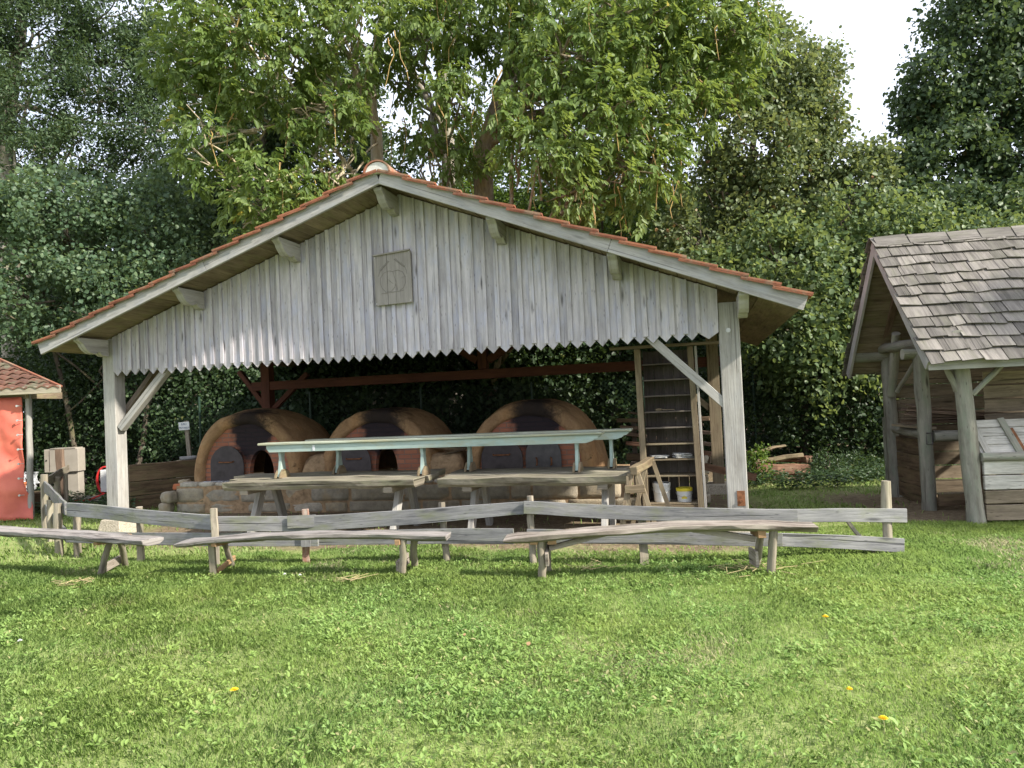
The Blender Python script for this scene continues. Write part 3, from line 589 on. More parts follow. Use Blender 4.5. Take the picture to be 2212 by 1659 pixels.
def blades(n, y0, y1, hmin, hmax, wid, lean=.62):
    x, y = field(n, y0, y1); k = ~soil_mask(x, y) | (rng.uniform(0, 1, n) < .05); d = vnoise(x, y, .35, 2)*.6+vnoise(x, y, 1.4, 3)*.4
    k &= rng.uniform(0, 1, n) < .45+.75*d; x, y, d = x[k], y[k], d[k]; n = len(x)
    z = np.array([.035*mnoise.noise((a*.45, b*.45, 3))+.012*mnoise.noise((a*1.7, b*1.7, 8)) if b < 8.2 else 0 for a, b in zip(x, y)])-.015
    tall = np.where((y > 6.2) & (y < 8.0), 1.35, 1.0); h = rng.uniform(hmin, hmax, n)*(.55+.9*d)*tall; a = rng.uniform(0, 2*math.pi, n); ln = rng.uniform(.1, 1, n)*lean*1.6
    flow = vnoise(x, y, .5, 8)*6.28; ax = np.cos(a)*.7+np.cos(flow)*.2; ay = np.sin(a)*.7+np.sin(flow)*.2
    b = np.stack([x, y, z], 1); dr = np.stack([ax, ay, 0*ax], 1)*ln[:, None]; sd_ = np.stack([-ay, ax, 0*ax], 1); sd_ = nrm(sd_)*(wid*rng.uniform(.6, 1.2, n)*(.6+y/12))[:, None]
    up = np.array([0, 0, 1.])
    v = np.stack([b-sd_, b+sd_, b+sd_*.8+(dr*.35+up*.6)*h[:, None], b+(dr+up*(1-.25*ln[:, None]))*h[:, None], b-sd_*.8+(dr*.35+up*.6)*h[:, None]], 1)
    rn = np.clip(rng.uniform(0, 1, n)*.7+vnoise(x, y, .8, 11)*.3, 0, 1)
    dry = vnoise(x, y, .9, 41)*.6+vnoise(x, y, .28, 42)*.4; rn = np.where((dry > .60) & (rng.uniform(0, 1, n) < (dry-.58)*2.2), .99, rn*.93)
    return v, rn
P5 = [(0, 1, 2, 3, 4)]
v1, r1_ = blades(480000, 2.6, 8.6, .016, .050, .0018); v2, r2_ = blades(60000, 8.6, 14.5, .03, .08, .004)
gr = mesh_np('lawn_grass', np.concatenate([v1, v2]), 5, P5, np.concatenate([r1_, r2_]), M['grass']); tag(gr, 'bright green mown grass covering the foreground', 'grass', kind='stuff')
def weeds(n, y0, y1):
    x, y = field(n, y0, y1); pn = vnoise(x, y, .45, 21)*.5+vnoise(x, y, 1.5, 22)*.5; k = (rng.uniform(0, 1, n) < np.clip((pn-.40)*3.5, .10, .9)*np.clip((8.4-y)/3.2, .25, 1)) & ~soil_mask(x, y)
    x, y = x[k], y[k]; per = 7; n = len(x); X_, Y_ = np.repeat(x, per), np.repeat(y, per); m = n*per; a = rng.uniform(0, 6.283, m); el = rng.uniform(.1, 1.0, m)
    pos = np.stack([X_+rng.normal(size=m)*.018, Y_+rng.normal(size=m)*.018, np.full(m, .002)+rng.uniform(0, .028, m)], 1)
    dr = np.stack([np.cos(a)*np.cos(el), np.sin(a)*np.cos(el), np.sin(el)], 1); nor = nrm(np.stack([-np.cos(a)*.5, -np.sin(a)*.5, np.ones(m)], 1)+rng.normal(size=(m, 3))*.3)
    big = np.repeat(rng.uniform(.014, .040, n), per)*rng.uniform(.6, 1.2, m)
    return leaves(pos, dr, nor, big, .46, .3), rng.uniform(0, 1, m)
wv, wr_ = weeds(40000, 2.6, 7.6)
we = mesh_np('clover_and_dandelion_leaves', wv, 6, LF, wr_, M['weed']); tag(we, 'broad leaved weeds growing in patches through the lawn', 'weeds', kind='stuff')
n_ = 9000; x_ = rng.uniform(-12, 12, n_); y_ = rng.uniform(11.8, 17, n_); k_ = (vnoise(x_, y_, .8, 31) > .35) & (~soil_mask(x_, y_)) & (y_+vnoise(x_, y_, 1., 32)*1.2 > np.where(x_ > 3, 12.9, 13.6)); x_, y_ = x_[k_], y_[k_]; per = 12; m_ = len(x_)*per
pos = np.stack([np.repeat(x_, per), np.repeat(y_, per), rng.uniform(.02, .22, m_)], 1)+rng.normal(size=(m_, 3))*(.06, .06, .02); a_ = rng.uniform(0, 6.28, m_)
ug = mesh_np('undergrowth', leaves(pos, np.stack([np.cos(a_), np.sin(a_), rng.uniform(-.3, .5, m_)], 1), nrm(rng.normal(size=(m_, 3))*.4+np.array([0, -.3, 1.])), rng.uniform(.04, .08, m_), .6), 6, LF, rng.uniform(0, 1, m_), M['under']); tag(ug, 'dark low ground cover at the foot of the hedges', 'undergrowth', kind='stuff')
def straw(n, spots):
    P = []; 
    for (px, py, s_) in spots:
        c = G(px, py)
        for _ in range(n): P.append((c[0]+random.gauss(0, s_), c[1]+random.gauss(0, s_*.6), .03+random.random()*.03, random.uniform(0, 3.14), random.uniform(.08, .26)))
    m = MB()
    for x, y, z, a, L in P: m.beam([(x, y, z), (x+math.cos(a)*L, y+math.sin(a)*L*.6, z+random.uniform(-.01, .03))], .004, .003)
    return m
wmat = wood('straw stalk', (.55, .45, .25), (.35, .27, .14)); tag(straw(16, [(1290, 1236, .12), (1580, 1240, .22), (1650, 1232, .15), (160, 1270, .12), (760, 1262, .05)]).build('straw', wmat), 'loose dry straw scattered in the grass by the benches', 'straw', kind='stuff')
def flower(px, py, label, mat='petal', rad=.019, h=.07, name='dandelion_flower', grp='small flowers in the lawn'):
    p = G(px, py, h); t = wthing(name, label, 'flower', (p[0], p[1], 0), grp); m = MB()
    m.tube([(p[0], p[1], -.01), (p[0]+.004, p[1], h*.5), (p[0], p[1], h)], .0018, 5); m.build('stem', M['grass'], t); q = MB()
    for ring in range(3):
        for k in range(14):
            a = 6.283*k/14+ring*.2; r = rad*(1-.25*ring); z = h+.002+.004*ring; c, s_ = math.cos(a), math.sin(a)
            i = len(q.v); q.v += [V(p[0], p[1], z), V(p[0]+c*r*.6-s_*r*.2, p[1]+s_*r*.6+c*r*.2, z+.004), V(p[0]+c*r, p[1]+s_*r, z+.003), V(p[0]+c*r*.6+s_*r*.2, p[1]+s_*r*.6-c*r*.2, z+.004)]
            q.face((i, i+1, i+2, i+3), ((0, 0),)*4, .5)
    q.build('petals', M[mat], t)
flower(506, 1491, 'yellow dandelion flower alone in the lower left of the lawn', rad=.026)
flower(1783, 1333, 'yellow dandelion flower farthest away on the right of the lawn', rad=.024)
flower(1835, 1490, 'small yellow dandelion flower between the other two on the right', rad=.018)
flower(1908, 1553, 'yellow dandelion flower nearest the bottom right corner', rad=.024)
flower(615, 1241, 'left one of two white daisies below the middle log bench', 'wpetal', .018, .06, 'daisy_flower')
flower(648, 1243, 'right one of two white daisies below the middle log bench', 'wpetal', .018, .06, 'daisy_flower')
flower(43, 1385, 'lone white daisy at the left edge of the lawn', 'wpetal', .018, .05, 'daisy_flower')
def dead_leaf(px, py, label, s_=.03):
    p = G(px, py, .05); t = MB(); a = random.uniform(0, 6)
    pts = [(0, 0), (.35, .3), (.7, .32), (1, 0), (.65, -.3), (.3, -.28)]
    t.extrude([(x*s_*math.cos(a)-y*s_*math.sin(a), x*s_*math.sin(a)+y*s_*math.cos(a)) for x, y in pts], p, (1, 0, 0), (0, .9, .3), (0, 0, .002))
    tag(t.build('fallen_leaf', M['orange'], loc=p), label, 'leaf', 'fallen leaves on the lawn')
dead_leaf(1005, 1368, 'orange fallen leaf in the middle of the lawn'); dead_leaf(1140, 1395, 'curled pale brown fallen leaf right of the lawn centre', .045)

# ------------------------------------------------------------------ the open shed
def zsof(u):                                              # underside of the roof boards
    return 2.565+(u+.5)*(4.305-2.565)/5.02 if u < 4.52 else 4.305-(u-4.52)*(4.305-2.435)/4.68
shed = sthing('open_timber_shed', 'open timber shed with grey boarded gable and orange tiled roof over the clay ovens', 'shed', (0, 0, 0))
EX, EZ = V(1, 0, 0), V(0, 0, 1)
WS = -.13
m = MB(); u = .10; edges = []
while u < 8.28:
    wd = random.uniform(.140, .158); u2 = min(u+wd, 8.325)
    if 8.325-u2 < .07: u2 = 8.325
    c = (u+u2)/2; dz = random.uniform(-.008, .008); tip = 2.205+dz; val = tip+.075; ww = random.uniform(-.004, .004)
    top = zsof(c)-.02-random.random()*.02; th = .022; tl = random.uniform(-.006, .006)
    m.extrude([(u+.002, val), (c, tip), (u2-.002, val), (u2-.002+tl, zsof(u2)-.015), (u+.002+tl, zsof(u)-.015)], (0, WS+ww, 0), EX, EZ, (0, th, 0), uvflip=True)
    edges.append((u2, val)); u = u2
for (ue, val) in edges[:-1]:
    w_ = random.uniform(.042, .062); o_ = random.uniform(-.008, .008); tl = random.uniform(-.01, .01)
    m.extrude([(ue-w_/2+o_, val+.004), (ue+w_/2+o_, val+.004), (ue+w_/2+o_+tl, zsof(ue)-.02), (ue-w_/2+o_+tl, zsof(ue)-.02)], (0, WS-.022, 0), EX, EZ, (0, .016, 0), rnd=.55+.45*random.random(), uvflip=True)
m.build('gable_boards', M['siding'], shed, bevel=.002)
def shed_part(name, mat, fn, bevel=.004, **k): q = MB(); fn(q); return q.build(name, M[mat], shed, bevel=bevel, **k)
# posts, plinths and braces
def sq(q, a, b, w, h=None, up=(0, 1, 0), n=6, jit=.004, rnd=.5): q.beam(seg(a, b, n), w, h or w, up, jit, rnd)
shed_part('post', 'post', lambda q: sq(q, (0, 0, .19), (0, 0, 2.75), .20, .20, (0, 1, 0)), .008)
shed_part('post', 'post', lambda q: sq(q, (8.44, 0, .16), (8.44, 0, 2.62), .225, .20, (0, 1, 0)), .008)
shed_part('post', 'beam', lambda q: sq(q, (.1, 3.7, .1), (.1, 3.7, 2.75), .18, .18))
shed_part('post', 'shelf', lambda q: sq(q, (8.30, 3.62, .1), (8.30, 3.62, 2.65), .18, .18))
def plinth(q, u, w, b=.21, t=.16, h=.2):
    i = len(q.v); n = 5
    for z, r in ((-.03, b), (h, t)):
        for dx, dy in ((-1, -1), (1, -1), (1, 1), (-1, 1)): q.v.append(V(u+dx*r+random.uniform(-.008, .008), w+dy*r, z))
    for a in ((0, 1, 5, 4), (1, 2, 6, 5), (2, 3, 7, 6), (3, 0, 4, 7), (4, 5, 6, 7)): q.face([i+k for k in a], ((0, 0), (1, 0), (1, 1), (0, 1)), .5)
shed_part('plinth', 'concrete', lambda q: plinth(q, 0, 0), .012); shed_part('plinth', 'concrete', lambda q: plinth(q, 8.44, 0, .21, .16, .17), .012)
shed_part('plinth', 'concrete', lambda q: plinth(q, 8.30, 3.62, .26, .24, .14), .012); shed_part('plinth', 'concrete', lambda q: plinth(q, .1, 3.7, .2, .16, .12), .012)
shed_part('brace', 'post', lambda q: sq(q, (.13, -.03, 1.47), (.98, -.03, 2.32), .10, .11), .006)
shed_part('brace', 'post', lambda q: sq(q, (8.36, -.03, 1.46), (7.50, -.03, 2.32), .10, .115), .006)
shed_part('brace', 'soffit', lambda q: sq(q, (.0, .12, 1.6), (.0, .95, 2.42), .10, .10, (1, 0, 0)))
shed_part('brace', 'soffit', lambda q: sq(q, (8.42, .12, 1.6), (8.42, .95, 2.42), .10, .10, (1, 0, 0)))
shed_part('brace', 'beam', lambda q: sq(q, (.05, 3.7, 1.72), (-.50, 3.7, 2.42), .09, .09)); shed_part('brace', 'beam', lambda q: sq(q, (.16, 3.7, 1.62), (.95, 3.7, 2.3), .09, .09))
shed_part('brace', 'shelf', lambda q: sq(q, (8.22, 3.62, 1.35), (7.45, 3.62, 2.05), .09, .09))
shed_part('tie_beam', 'beam', lambda q: sq(q, (-.2, 3.7, 2.11), (8.5, 3.68, 2.11), .15, .16, (0, 0, 1)))
shed_part('tie_beam', 'soffit', lambda q: sq(q, (.11, 0, 2.42), (8.32, 0, 2.42), .15, .18, (0, 0, 1)))
shed_part('wall_plate', 'soffit', lambda q: sq(q, (.0, .11, 2.56), (.0, 5.9, 2.56), .15, .17)); shed_part('wall_plate', 'soffit', lambda q: sq(q, (8.44, .11, 2.50), (8.44, 5.9, 2.50), .15, .17))
shed_part('king_post', 'beam', lambda q: sq(q, (4.4, 3.7, 2.2), (4.4, 3.7, 4.0), .16, .16)); shed_part('brace', 'beam', lambda q: sq(q, (4.3, 3.7, 2.35), (2.6, 3.7, 3.45), .12, .12)); shed_part('brace', 'beam', lambda q: sq(q, (4.5, 3.7, 2.35), (6.2, 3.7, 3.35), .12, .12))
# purlins and their carved ends
for u in (1.6, 3.07, 4.47, 5.85, 7.22):
    shed_part('purlin', 'soffit', lambda q, u=u: sq(q, (u, -.10, zsof(u)-.13), (u, 5.9, zsof(u)-.13), .12, .16))
cp = [(-.67, -.005), (-.67, -.045), (-.63, -.065), (-.60, -.085), (-.575, -.125), (-.53, -.17), (-.47, -.205), (-.40, -.215), (-.345, -.195), (-.325, -.175), (-.29, -.215), (-.25, -.235), (-.16, -.24), (-.16, -.005)]
for u in (.02, 1.6, 3.07, 4.47, 5.85, 7.22, 8.585):
    sl = zsof(u-.055) if u < 4.4 else zsof(u+.055) if u > 4.6 else zsof(u)-.04
    shed_part('corbel', 'post', lambda q, u=u, sl=sl: q.extrude([(a, b+sl) for a, b in cp], (u-.055, 0, 0), (0, 1, 0), EZ, (.11, 0, 0), rnd=random.random()), .006)
# roof: boards, bargeboards, tiles, ridge
for side in (0, 1):
    q = MB(); a, b = ((-.50, 4.52) if side == 0 else (4.52, 9.17)); L = abs(b-a); n = int(L/.21); wd = (b-a)/n
    for k in range(n):
        u0, u1 = a+k*wd, a+(k+1)*wd; z0, z1 = zsof(u0+1e-4 if side else u0), zsof(u1); z0 = zsof(u0) if not (side and k == 0) else 4.305
        g_ = .003; r_ = random.random(); dz = random.uniform(0, .004)
        q.extrude([(u0+g_, z0+dz), (u1-g_, z1+dz), (u1-g_, z1+.024), (u0+g_, z0+.024)], (0, -.70, 0), EX, EZ, (0, 6.7, 0), rnd=r_)
        for i in range(1, 7):                                # grain runs along the board
            pass
    nl = len(q.f); 
    # swap uv so that the grain follows the board's length
    vs = np.array(q.v); k = 0; nuv = []
    for f in q.f:
        o_ = 3.1*q.r[q.f.index(f)] if False else 0
        for i in f: nuv.append((vs[i][1]+q.r[0]*3, vs[i][0]+vs[i][2]*.3))
    q.uv = nuv
    q.build('roof_boards', M['soffit'], shed)
    q = MB(); d = unit(V(b-a, 0, zsof(b)-zsof(a) if not side else zsof(b)-4.305)); nr = unit(np.cross(V(0, 1, 0), d)) if True else 0
    nr = V(-d[2], 0, d[0]); p0 = V(a, 0, zsof(a) if not side else 4.305); p1 = V(b, 0, zsof(b))
    zc = .055
    nseg = 10; half = L*.55 if side == 0 else L*.62
    for (s0, s1) in ((0, half), (half+.003, np.linalg.norm(p1-p0))):
        cpts = [p0+d*t+V(0, -.725, 0)+nr*(zc-.02) for t in np.linspace(s0, s1, nseg)]
        if s0 == 0 and side == 0: cpts[0] = cpts[0]
        q.beam(cpts, .04, .165, nr, .003, random.random())
    q.build('bargeboard', M['barge'], shed, bevel=.004)
    # tiles laid in overlapping rows, each row slightly tilted
    q = MB(); Lt = np.linalg.norm(p1-p0)+.0; rows = 16 if side == 0 else 15; step = Lt/rows; ncol = 27; tw = 6.8/ncol
    ridge = p1 if side == 0 else p0; dn = -d if side == 0 else d
    for r_ in range(rows):
        for c in range(ncol):
            y0 = -.79+c*tw; j = random.uniform(-.006, .006); s0 = r_*step-.03; s1 = (r_+1)*step+.04+j; lift0, lift1 = .098, .130+random.uniform(-.005, .008)
            if c == 0: lift1 += random.uniform(0, .012)
            A = ridge+dn*s0+nr*lift0; B = ridge+dn*s1+nr*lift1
            rr = random.random(); i = len(q.v); prof = [(0, 0), (.12, .018), (.25, .020), (.38, .010), (.55, -.004), (.8, -.004), (1.03, 0)] if c else [(0, -.012), (.0, .012), (.12, .018), (.25, .018), (.38, .010), (.6, -.004), (1.03, 0)]
            for T in (A, B):
                for (yy, hh) in prof: q.v.append(T+V(0, y0+yy*tw, 0)+nr*hh)
                for (yy, hh) in reversed(prof): q.v.append(T+V(0, y0+yy*tw, 0)+nr*(hh-.018))
            mm = len(prof)*2
            for k in range(mm): q.face((i+k, i+(k+1) % mm, i+mm+(k+1) % mm, i+mm+k), ((0, 0), (0, 1), (1, 1), (1, 0)), rr)
            q.face([i+mm+k for k in range(mm)], [(0, 0)]*mm, rr)
            if r_ == 0: q.face([i+k for k in range(mm)][::-1], [(0, 0)]*mm, rr)
    q.build('roof_tiles', M['tile'], shed)
    # dark batten edge under the verge tiles
    q = MB(); q.beam([p0+nr*.088+V(0, -.69, 0), p1+nr*.088+V(0, -.69, 0)], .05, .05, nr); q.build('verge_batten', M['beam'], shed)
q = MB()
for k in range(15):
    y0 = -.80+k*.45; n = 12
    for t0, t1, r0, r1 in ((y0, y0+.47, .150, .135),):
        i = len(q.v)
        for yy, rr in ((t0, r0), (t1, r1)):
            for w_ in (0, -.018):
                for j in range(n+1):
                    a = math.pi*j/n; q.v.append(V(4.52+math.cos(a)*(rr+w_)*1.15, yy, 4.375+math.sin(a)*(rr+w_)))
        m_ = n+1; rr = random.random()
        for j in range(n):
            q.face((i+j, i+j+1, i+2*m_+j+1, i+2*m_+j), ((0, 0),)*4, rr); q.face((i+m_+j, i+m_+j+1, i+3*m_+j+1, i+3*m_+j), ((0, 0),)*4, rr)
            q.face((i+j, i+j+1, i+m_+j+1, i+m_+j), ((0, 0),)*4, rr)
q.build('ridge_tiles', M['tile'], shed, smooth=True)
q = MB(); q.extrude([(4.52+math.cos(a)*.145, 4.375+math.sin(a)*.125) for a in np.linspace(0, math.pi, 14)], (0, -.785, 0), EX, EZ, (0, .12, 0)); q.build('ridge_mortar', M['mortar'], shed, label='whitish mortar plug closing the front ridge tile')
# fixings on the right post
q = MB(); q.box((8.475, -.104, .40), (.085, .008, .17)); q.tube([(8.475, -.107, .37), (8.475, -.125, .37)], .018, 8); q.build('post_bracket', M['rust'], shed)
q = MB(); q.tube([(8.43, -.10, 2.30), (8.43, -.115, 2.30)], .026, 12); q.tube([(8.43, -.115, 2.30), (8.43, -.121, 2.30)], .012, 8); q.build('bolt', M['steel'], shed)

# carved plaque on the gable
pl = sthing('carved_plaque', 'dark carved wooden plaque with loaves and wheat ears nailed to the middle of the gable', 'plaque', (4.42, -.16, 3.2))
q = MB(); q.extrude([(-.245, -.315), (-.077, -.308), (-.077, .345), (-.255, .318)], (4.42, -.20, 3.2), EX, EZ, (0, .03, 0), rnd=.35, uvflip=True)
q.extrude([(-.073, -.308), (.25, -.30), (.245, .352), (-.073, .345)], (4.42, -.20, 3.2), EX, EZ, (0, .03, 0), rnd=.75, uvflip=True); q.build('board', M['plaque'], pl, bevel=.003)
q = MB(); q.beam([V(4.42-.255, -.213, 3.2+.322), V(4.42+.245, -.213, 3.2+.357)], .03, .018); q.build('drip_strip', M['plaque'], pl)
q = MB(); O_ = V(4.42, -.201, 3.2)
def groove(pts, r=.0032): q.tube([O_+V(x, 0, z) for x, z in pts], r, 6)
groove([(-.16, -.165), (.0, -.155), (.135, -.145)], .0045)
groove([(-.10, -.148), (-.15, -.10), (-.175, -.03), (-.165, .04), (-.12, .095), (-.05, .115), (.0, .105)]); groove([(0, .105), (.03, .0), (.05, -.10), (.055, -.14)])
groove([(.0, .105), (.07, .115), (.13, .09), (.165, .03), (.165, -.05), (.14, -.11), (.09, -.14)]); groove([(.045, -.02), (.02, -.10), (-.03, -.145), (-.10, -.148)])
groove([(-.08, .02), (.0, -.05)], .003); groove([(.12, .02), (.17, .03)], .003)
groove([(-.20, .055), (-.19, .08), (-.17, .12)], .003); groove([(.19, .06), (.185, .10), (.16, .15)], .003)
for k in range(9):
    t = k/8; x, z = -.165+.11*t, .125+.105*t; groove([(x, z), (x-.010, z+.016)], .0045); groove([(x, z), (x+.014, z+.006)], .0045)
    x, z = .155-.12*t, .15+.10*t; groove([(x, z), (x+.010, z+.016)], .0045); groove([(x, z), (x-.014, z+.006)], .0045)
q.build('carving', M['carving'], pl)
q = MB()
for x, z in ((-.235, .295), (-.23, -.29), (.23, -.275), (.225, .33)): q.tube([O_+V(x, 0, z), O_+V(x, -.006, z)], .006, 7)
q.build('nail_heads', M['steel'], pl)

# ------------------------------------------------------------------ oven platform and ovens
base = sthing('stone_oven_base', 'low rubble stone platform bedded in clay that carries the three ovens', 'stone base', (3.2, 1.8, 0))
BZ = .495
q = MB(); q.box((3.2, 2.90, BZ/2-.03), (7.32, 2.24, BZ-.04)); q.build('clay_core', M['clay'], base)
q = MB(); rows = ((0.0, .165, .30, .90), (.17, .428, .20, .85), (.43, .505, .18, .36))
def stone(q, c, s_, jit=.02, rnd=None, ex=8.):
    """rounded irregular block"""
    i = len(q.v); rnd = random.random() if rnd is None else rnd; n = 4; c = np.array(c, float); s_ = np.array(s_, float)/2; sd_ = random.random()*99
    idx = {}
    for f in range(3):
        for sg in (-1, 1):
            for a in range(n+1):
                for b in range(n+1):
                    p = [0, 0, 0]; p[f] = sg; p[(f+1) % 3] = -1+2*a/n; p[(f+2) % 3] = -1+2*b/n; k = tuple(round(x, 3) for x in p)
                    if k not in idx:
                        pv = np.array(p, float); ss = s_/max(s_); ln = (np.abs(pv)**ex).sum()**(1./ex); pv = pv/ln
                        nz = mnoise.noise_vector(Vector(pv*1.2+sd_)); idx[k] = len(q.v); q.v.append(c+pv*s_+np.array(nz)*jit)
    for f in range(3):
        for sg in (-1, 1):
            for a in range(n):
                for b in range(n):
                    ids = []
                    for da, db in ((0, 0), (1, 0), (1, 1), (0, 1)):
                        p = [0, 0, 0]; p[f] = sg; p[(f+1) % 3] = -1+2*(a+da)/n; p[(f+2) % 3] = -1+2*(b+db)/n; ids.append(idx[tuple(round(x, 3) for x in p)])
                    q.face(ids, ((0, 0),)*4, rnd)
for z0, z1, w0, w1 in rows:
    u = -.47 if z0 < .4 else -.40
    while u < 6.85:
        w_ = random.uniform(w0, w1); h = (z1-z0)*random.uniform(.88, 1.0)
        if z0 >= .4 and random.random() < .35: u += w_; continue
        stone(q, (u+w_/2, 1.868+random.uniform(-.012, .012), z0+h/2), (w_-.012, .20, h), .008, 1.0 if z0 > .4 else None, 16.); u += w_+.006
for z0, z1, w0, w1 in rows[:2]:
    w = 2.0
    while w < 4: stone(q, (-.42, w+.2, (z0+z1)/2), (.2, .38, z1-z0-.01), .012); w += .4
q.build('stone_facing', M['stone'], base, smooth='all')
# loose stones at the platform's left end
for (u, w, z, s_, lb, rz) in ((-.62, 1.72, .10, (.20, .20, .17), 'rounded buff stone on the ground at the left end of the oven base', .3), (-.55, 1.72, .275, (.22, .19, .19), 'squared yellowish stone stacked second from the ground left of the oven base', -.2),
                              (-.52, 1.95, .42, (.22, .16, .10), 'reddish brick fragment lying tilted on the stacked stones', .4), (-.45, 1.98, .50, (.18, .12, .06), 'thin flat stone on top of the loose stack', .1)):
    q = MB(); stone(q, (0, 0, 0), s_, .018, random.random()); p = S(u, w, z); o = q.build('loose_stone', M['pot'] if 'reddish' in lb else M['stone'], smooth='all'); o.location = p; o.rotation_euler = (0, 0, YAW+rz); tag(o, lb, 'stone', 'loose stones left of the oven base')

def oven(uc, hw, zt, label, hole, door, plug=False, kd=1.12):
    w0 = 1.93; t = sthing('clay_oven', label, 'oven', (uc, w0, BZ), 'domed clay bread ovens'); H = zt-BZ
    # shell: cross sections from the mouth to the back
    def shell(sc, inner=False):
        q = MB(); N, K = 30, 26; sdv = uc*7
        for i in range(K+1):
            s_ = i/K; wloc = 1.95*s_*sc; x = s_*1.95
            prof_w = hw*(1+(kd-1)*math.sin(min(1, x/.9)*math.pi/2)) if x < .9 else hw*kd*math.sqrt(max(0, 1-((x-.9)/1.06)**2))
            prof_h = H*(.955+.045*math.sin(min(1, x/.7)*math.pi/2)) if x < .7 else H*math.sqrt(max(0, 1-((x-.7)/1.26)**2))
            for j in range(N+1):
                a = math.pi*j/N; ca, sa = math.cos(a), math.sin(a)
                cx = math.copysign(abs(ca)**.88, ca); sz = sa**.92
                r = 1+.035*mnoise.noise((ca*1.5+sdv, sa*1.5, x*1.4))*(0 if inner else 1)+.012*mnoise.noise((ca*6+sdv, sa*6, x*6))
                q.v.append(V(uc+cx*prof_w*sc*r, w0+wloc+(1-sc)*.9, BZ-.012+sz*prof_h*sc*r))
        for i in range(K):
            for j in range(N):
                a = i*(N+1)+j; q.face((a, a+1, a+N+2, a+N+1), ((0, 0),)*4, .5)
        return q, N
    q, N = shell(1.0); i0 = len(q.v)
    # lip: the shell turns in to meet the recessed brick face
    for dw, k in ((-.03, .95), (-.03, .88), (.0, .835), (.10, .815)):
        for j in range(N+1):
            a = math.pi*j/N; ca, sa = math.cos(a), math.sin(a); cx = math.copysign(abs(ca)**.88, ca); sz = sa**.92; r = 1+.03*mnoise.noise((ca*3+uc*7, sa*3, 5))
            q.v.append(V(uc+cx*hw*k*r, w0+dw, BZ-.012+sz*H*.955*(k-.01)*r))
    prev = 0
    for rr in range(4):
        cur = i0+rr*(N+1)
        for j in range(N): q.face((prev+j+1, prev+j, cur+j, cur+j+1), ((0, 0),)*4, .5)
        prev = cur
    q.build('dome', M['dome'], t, smooth='all')
    # brick face with a real arched hole, and a dark chamber wall behind it
    hu0, hu1, hz = hole; hc = (hu0+hu1)/2; hwid = (hu1-hu0)/2; hh = hz-BZ
    q = MB()
    for (yy) in (w0+.055, w0+.16):
        for j in range(N+1):
            a = math.pi*j/N; ca, sa = math.cos(a), math.sin(a); q.v.append(V(uc+math.copysign(abs(ca)**.88, ca)*hw*.84, yy, BZ-.01+sa**.92*H*.955*.835))
        for j in range(N+1):
            a = math.pi*j/N; q.v.append(V(hc+math.cos(a)*hwid, yy, BZ-.01+math.sin(a)**.7*hh))
    n1 = N+1
    for j in range(N):
        q.face((j+1, j, n1+j, n1+j+1), ((0, 0),)*4, .5); q.face((n1+j+1, n1+j, 3*n1+j, 3*n1+j+1), ((0, 0),)*4, .5); q.face((2*n1+j, 2*n1+j+1, 3*n1+j+1, 3*n1+j), ((0, 0),)*4, .5)
    q.build('brick_face', M['brick'], t)
    def arch_door(name, u0, u1, z1, ww, mat, grow=1.0, handles=()):
        c = (u0+u1)/2; r = (u1-u0)/2; h = z1-BZ; q = MB(); z0 = BZ+.012
        pts = [(c-r, z0), (c+r, z0)]+[(c+r*math.cos(a), z0+h*.45+(h*.55)*math.sin(a)) for a in np.linspace(0, math.pi, 15)][0:]
        q.extrude(pts, (0, ww, 0), EX, EZ, (0, .018, 0)); dd = q.build(name, M[mat], t, bevel=.002); ORG[dd.name] = ORG[t.name]
        for hn, pp, mt in handles:
            q = MB(); q.tube([V(*x) for x in pp], .011, 7); o = q.build(hn, M[mt], dd)
        return dd
    a, b, z1 = door; c = (a+b)/2
    arch_door('open_door', a, b, z1, w0-.045, 'iron', handles=[('handle', [(c-.13, w0-.05, BZ+.33), (c-.12, w0-.085, BZ+.32), (c+.12, w0-.085, BZ+.32), (c+.13, w0-.05, BZ+.33)], 'rust')])
    if plug:
        a, b = hu0-.02, hu1+.02; c = (a+b)/2
        arch_door('wooden_plug_door', a, b, hz+.02, w0-.02, 'iron_grey', handles=[('handle', [(c+s_*.11, w0-.025, BZ+.26), (c+s_*.11+.02, w0-.06, BZ+.25), (c+s_*.11+.02, w0-.06, BZ+.16), (c+s_*.11, w0-.025, BZ+.15)], 'rust') for s_ in (-1, 1)])
    q = MB(); 
    for k in range(60): 
        uu = random.uniform(a-.1, b+.05); stone(q, (uu, w0-.07+random.uniform(-.03, .03), BZ+.008), (.04, .03, .012), .006)
    q.build('ash', M['ash'], t)
oven(.76, .985, 1.70, 'left clay oven with an open dark iron door beside its black mouth', (.80, 1.26, 1.00), (.13, .76, 1.07))
oven(3.11, .95, 1.63, 'middle clay oven half hidden by the pale green benches', (3.06, 3.44, 1.02), (2.46, 3.03, 1.05))
oven(5.57, .965, 1.655, 'right clay oven with soot blackened bricks and a grey plug in its mouth', (5.54, 6.04, 1.06), (4.84, 5.48, 1.06), True, 1.10)
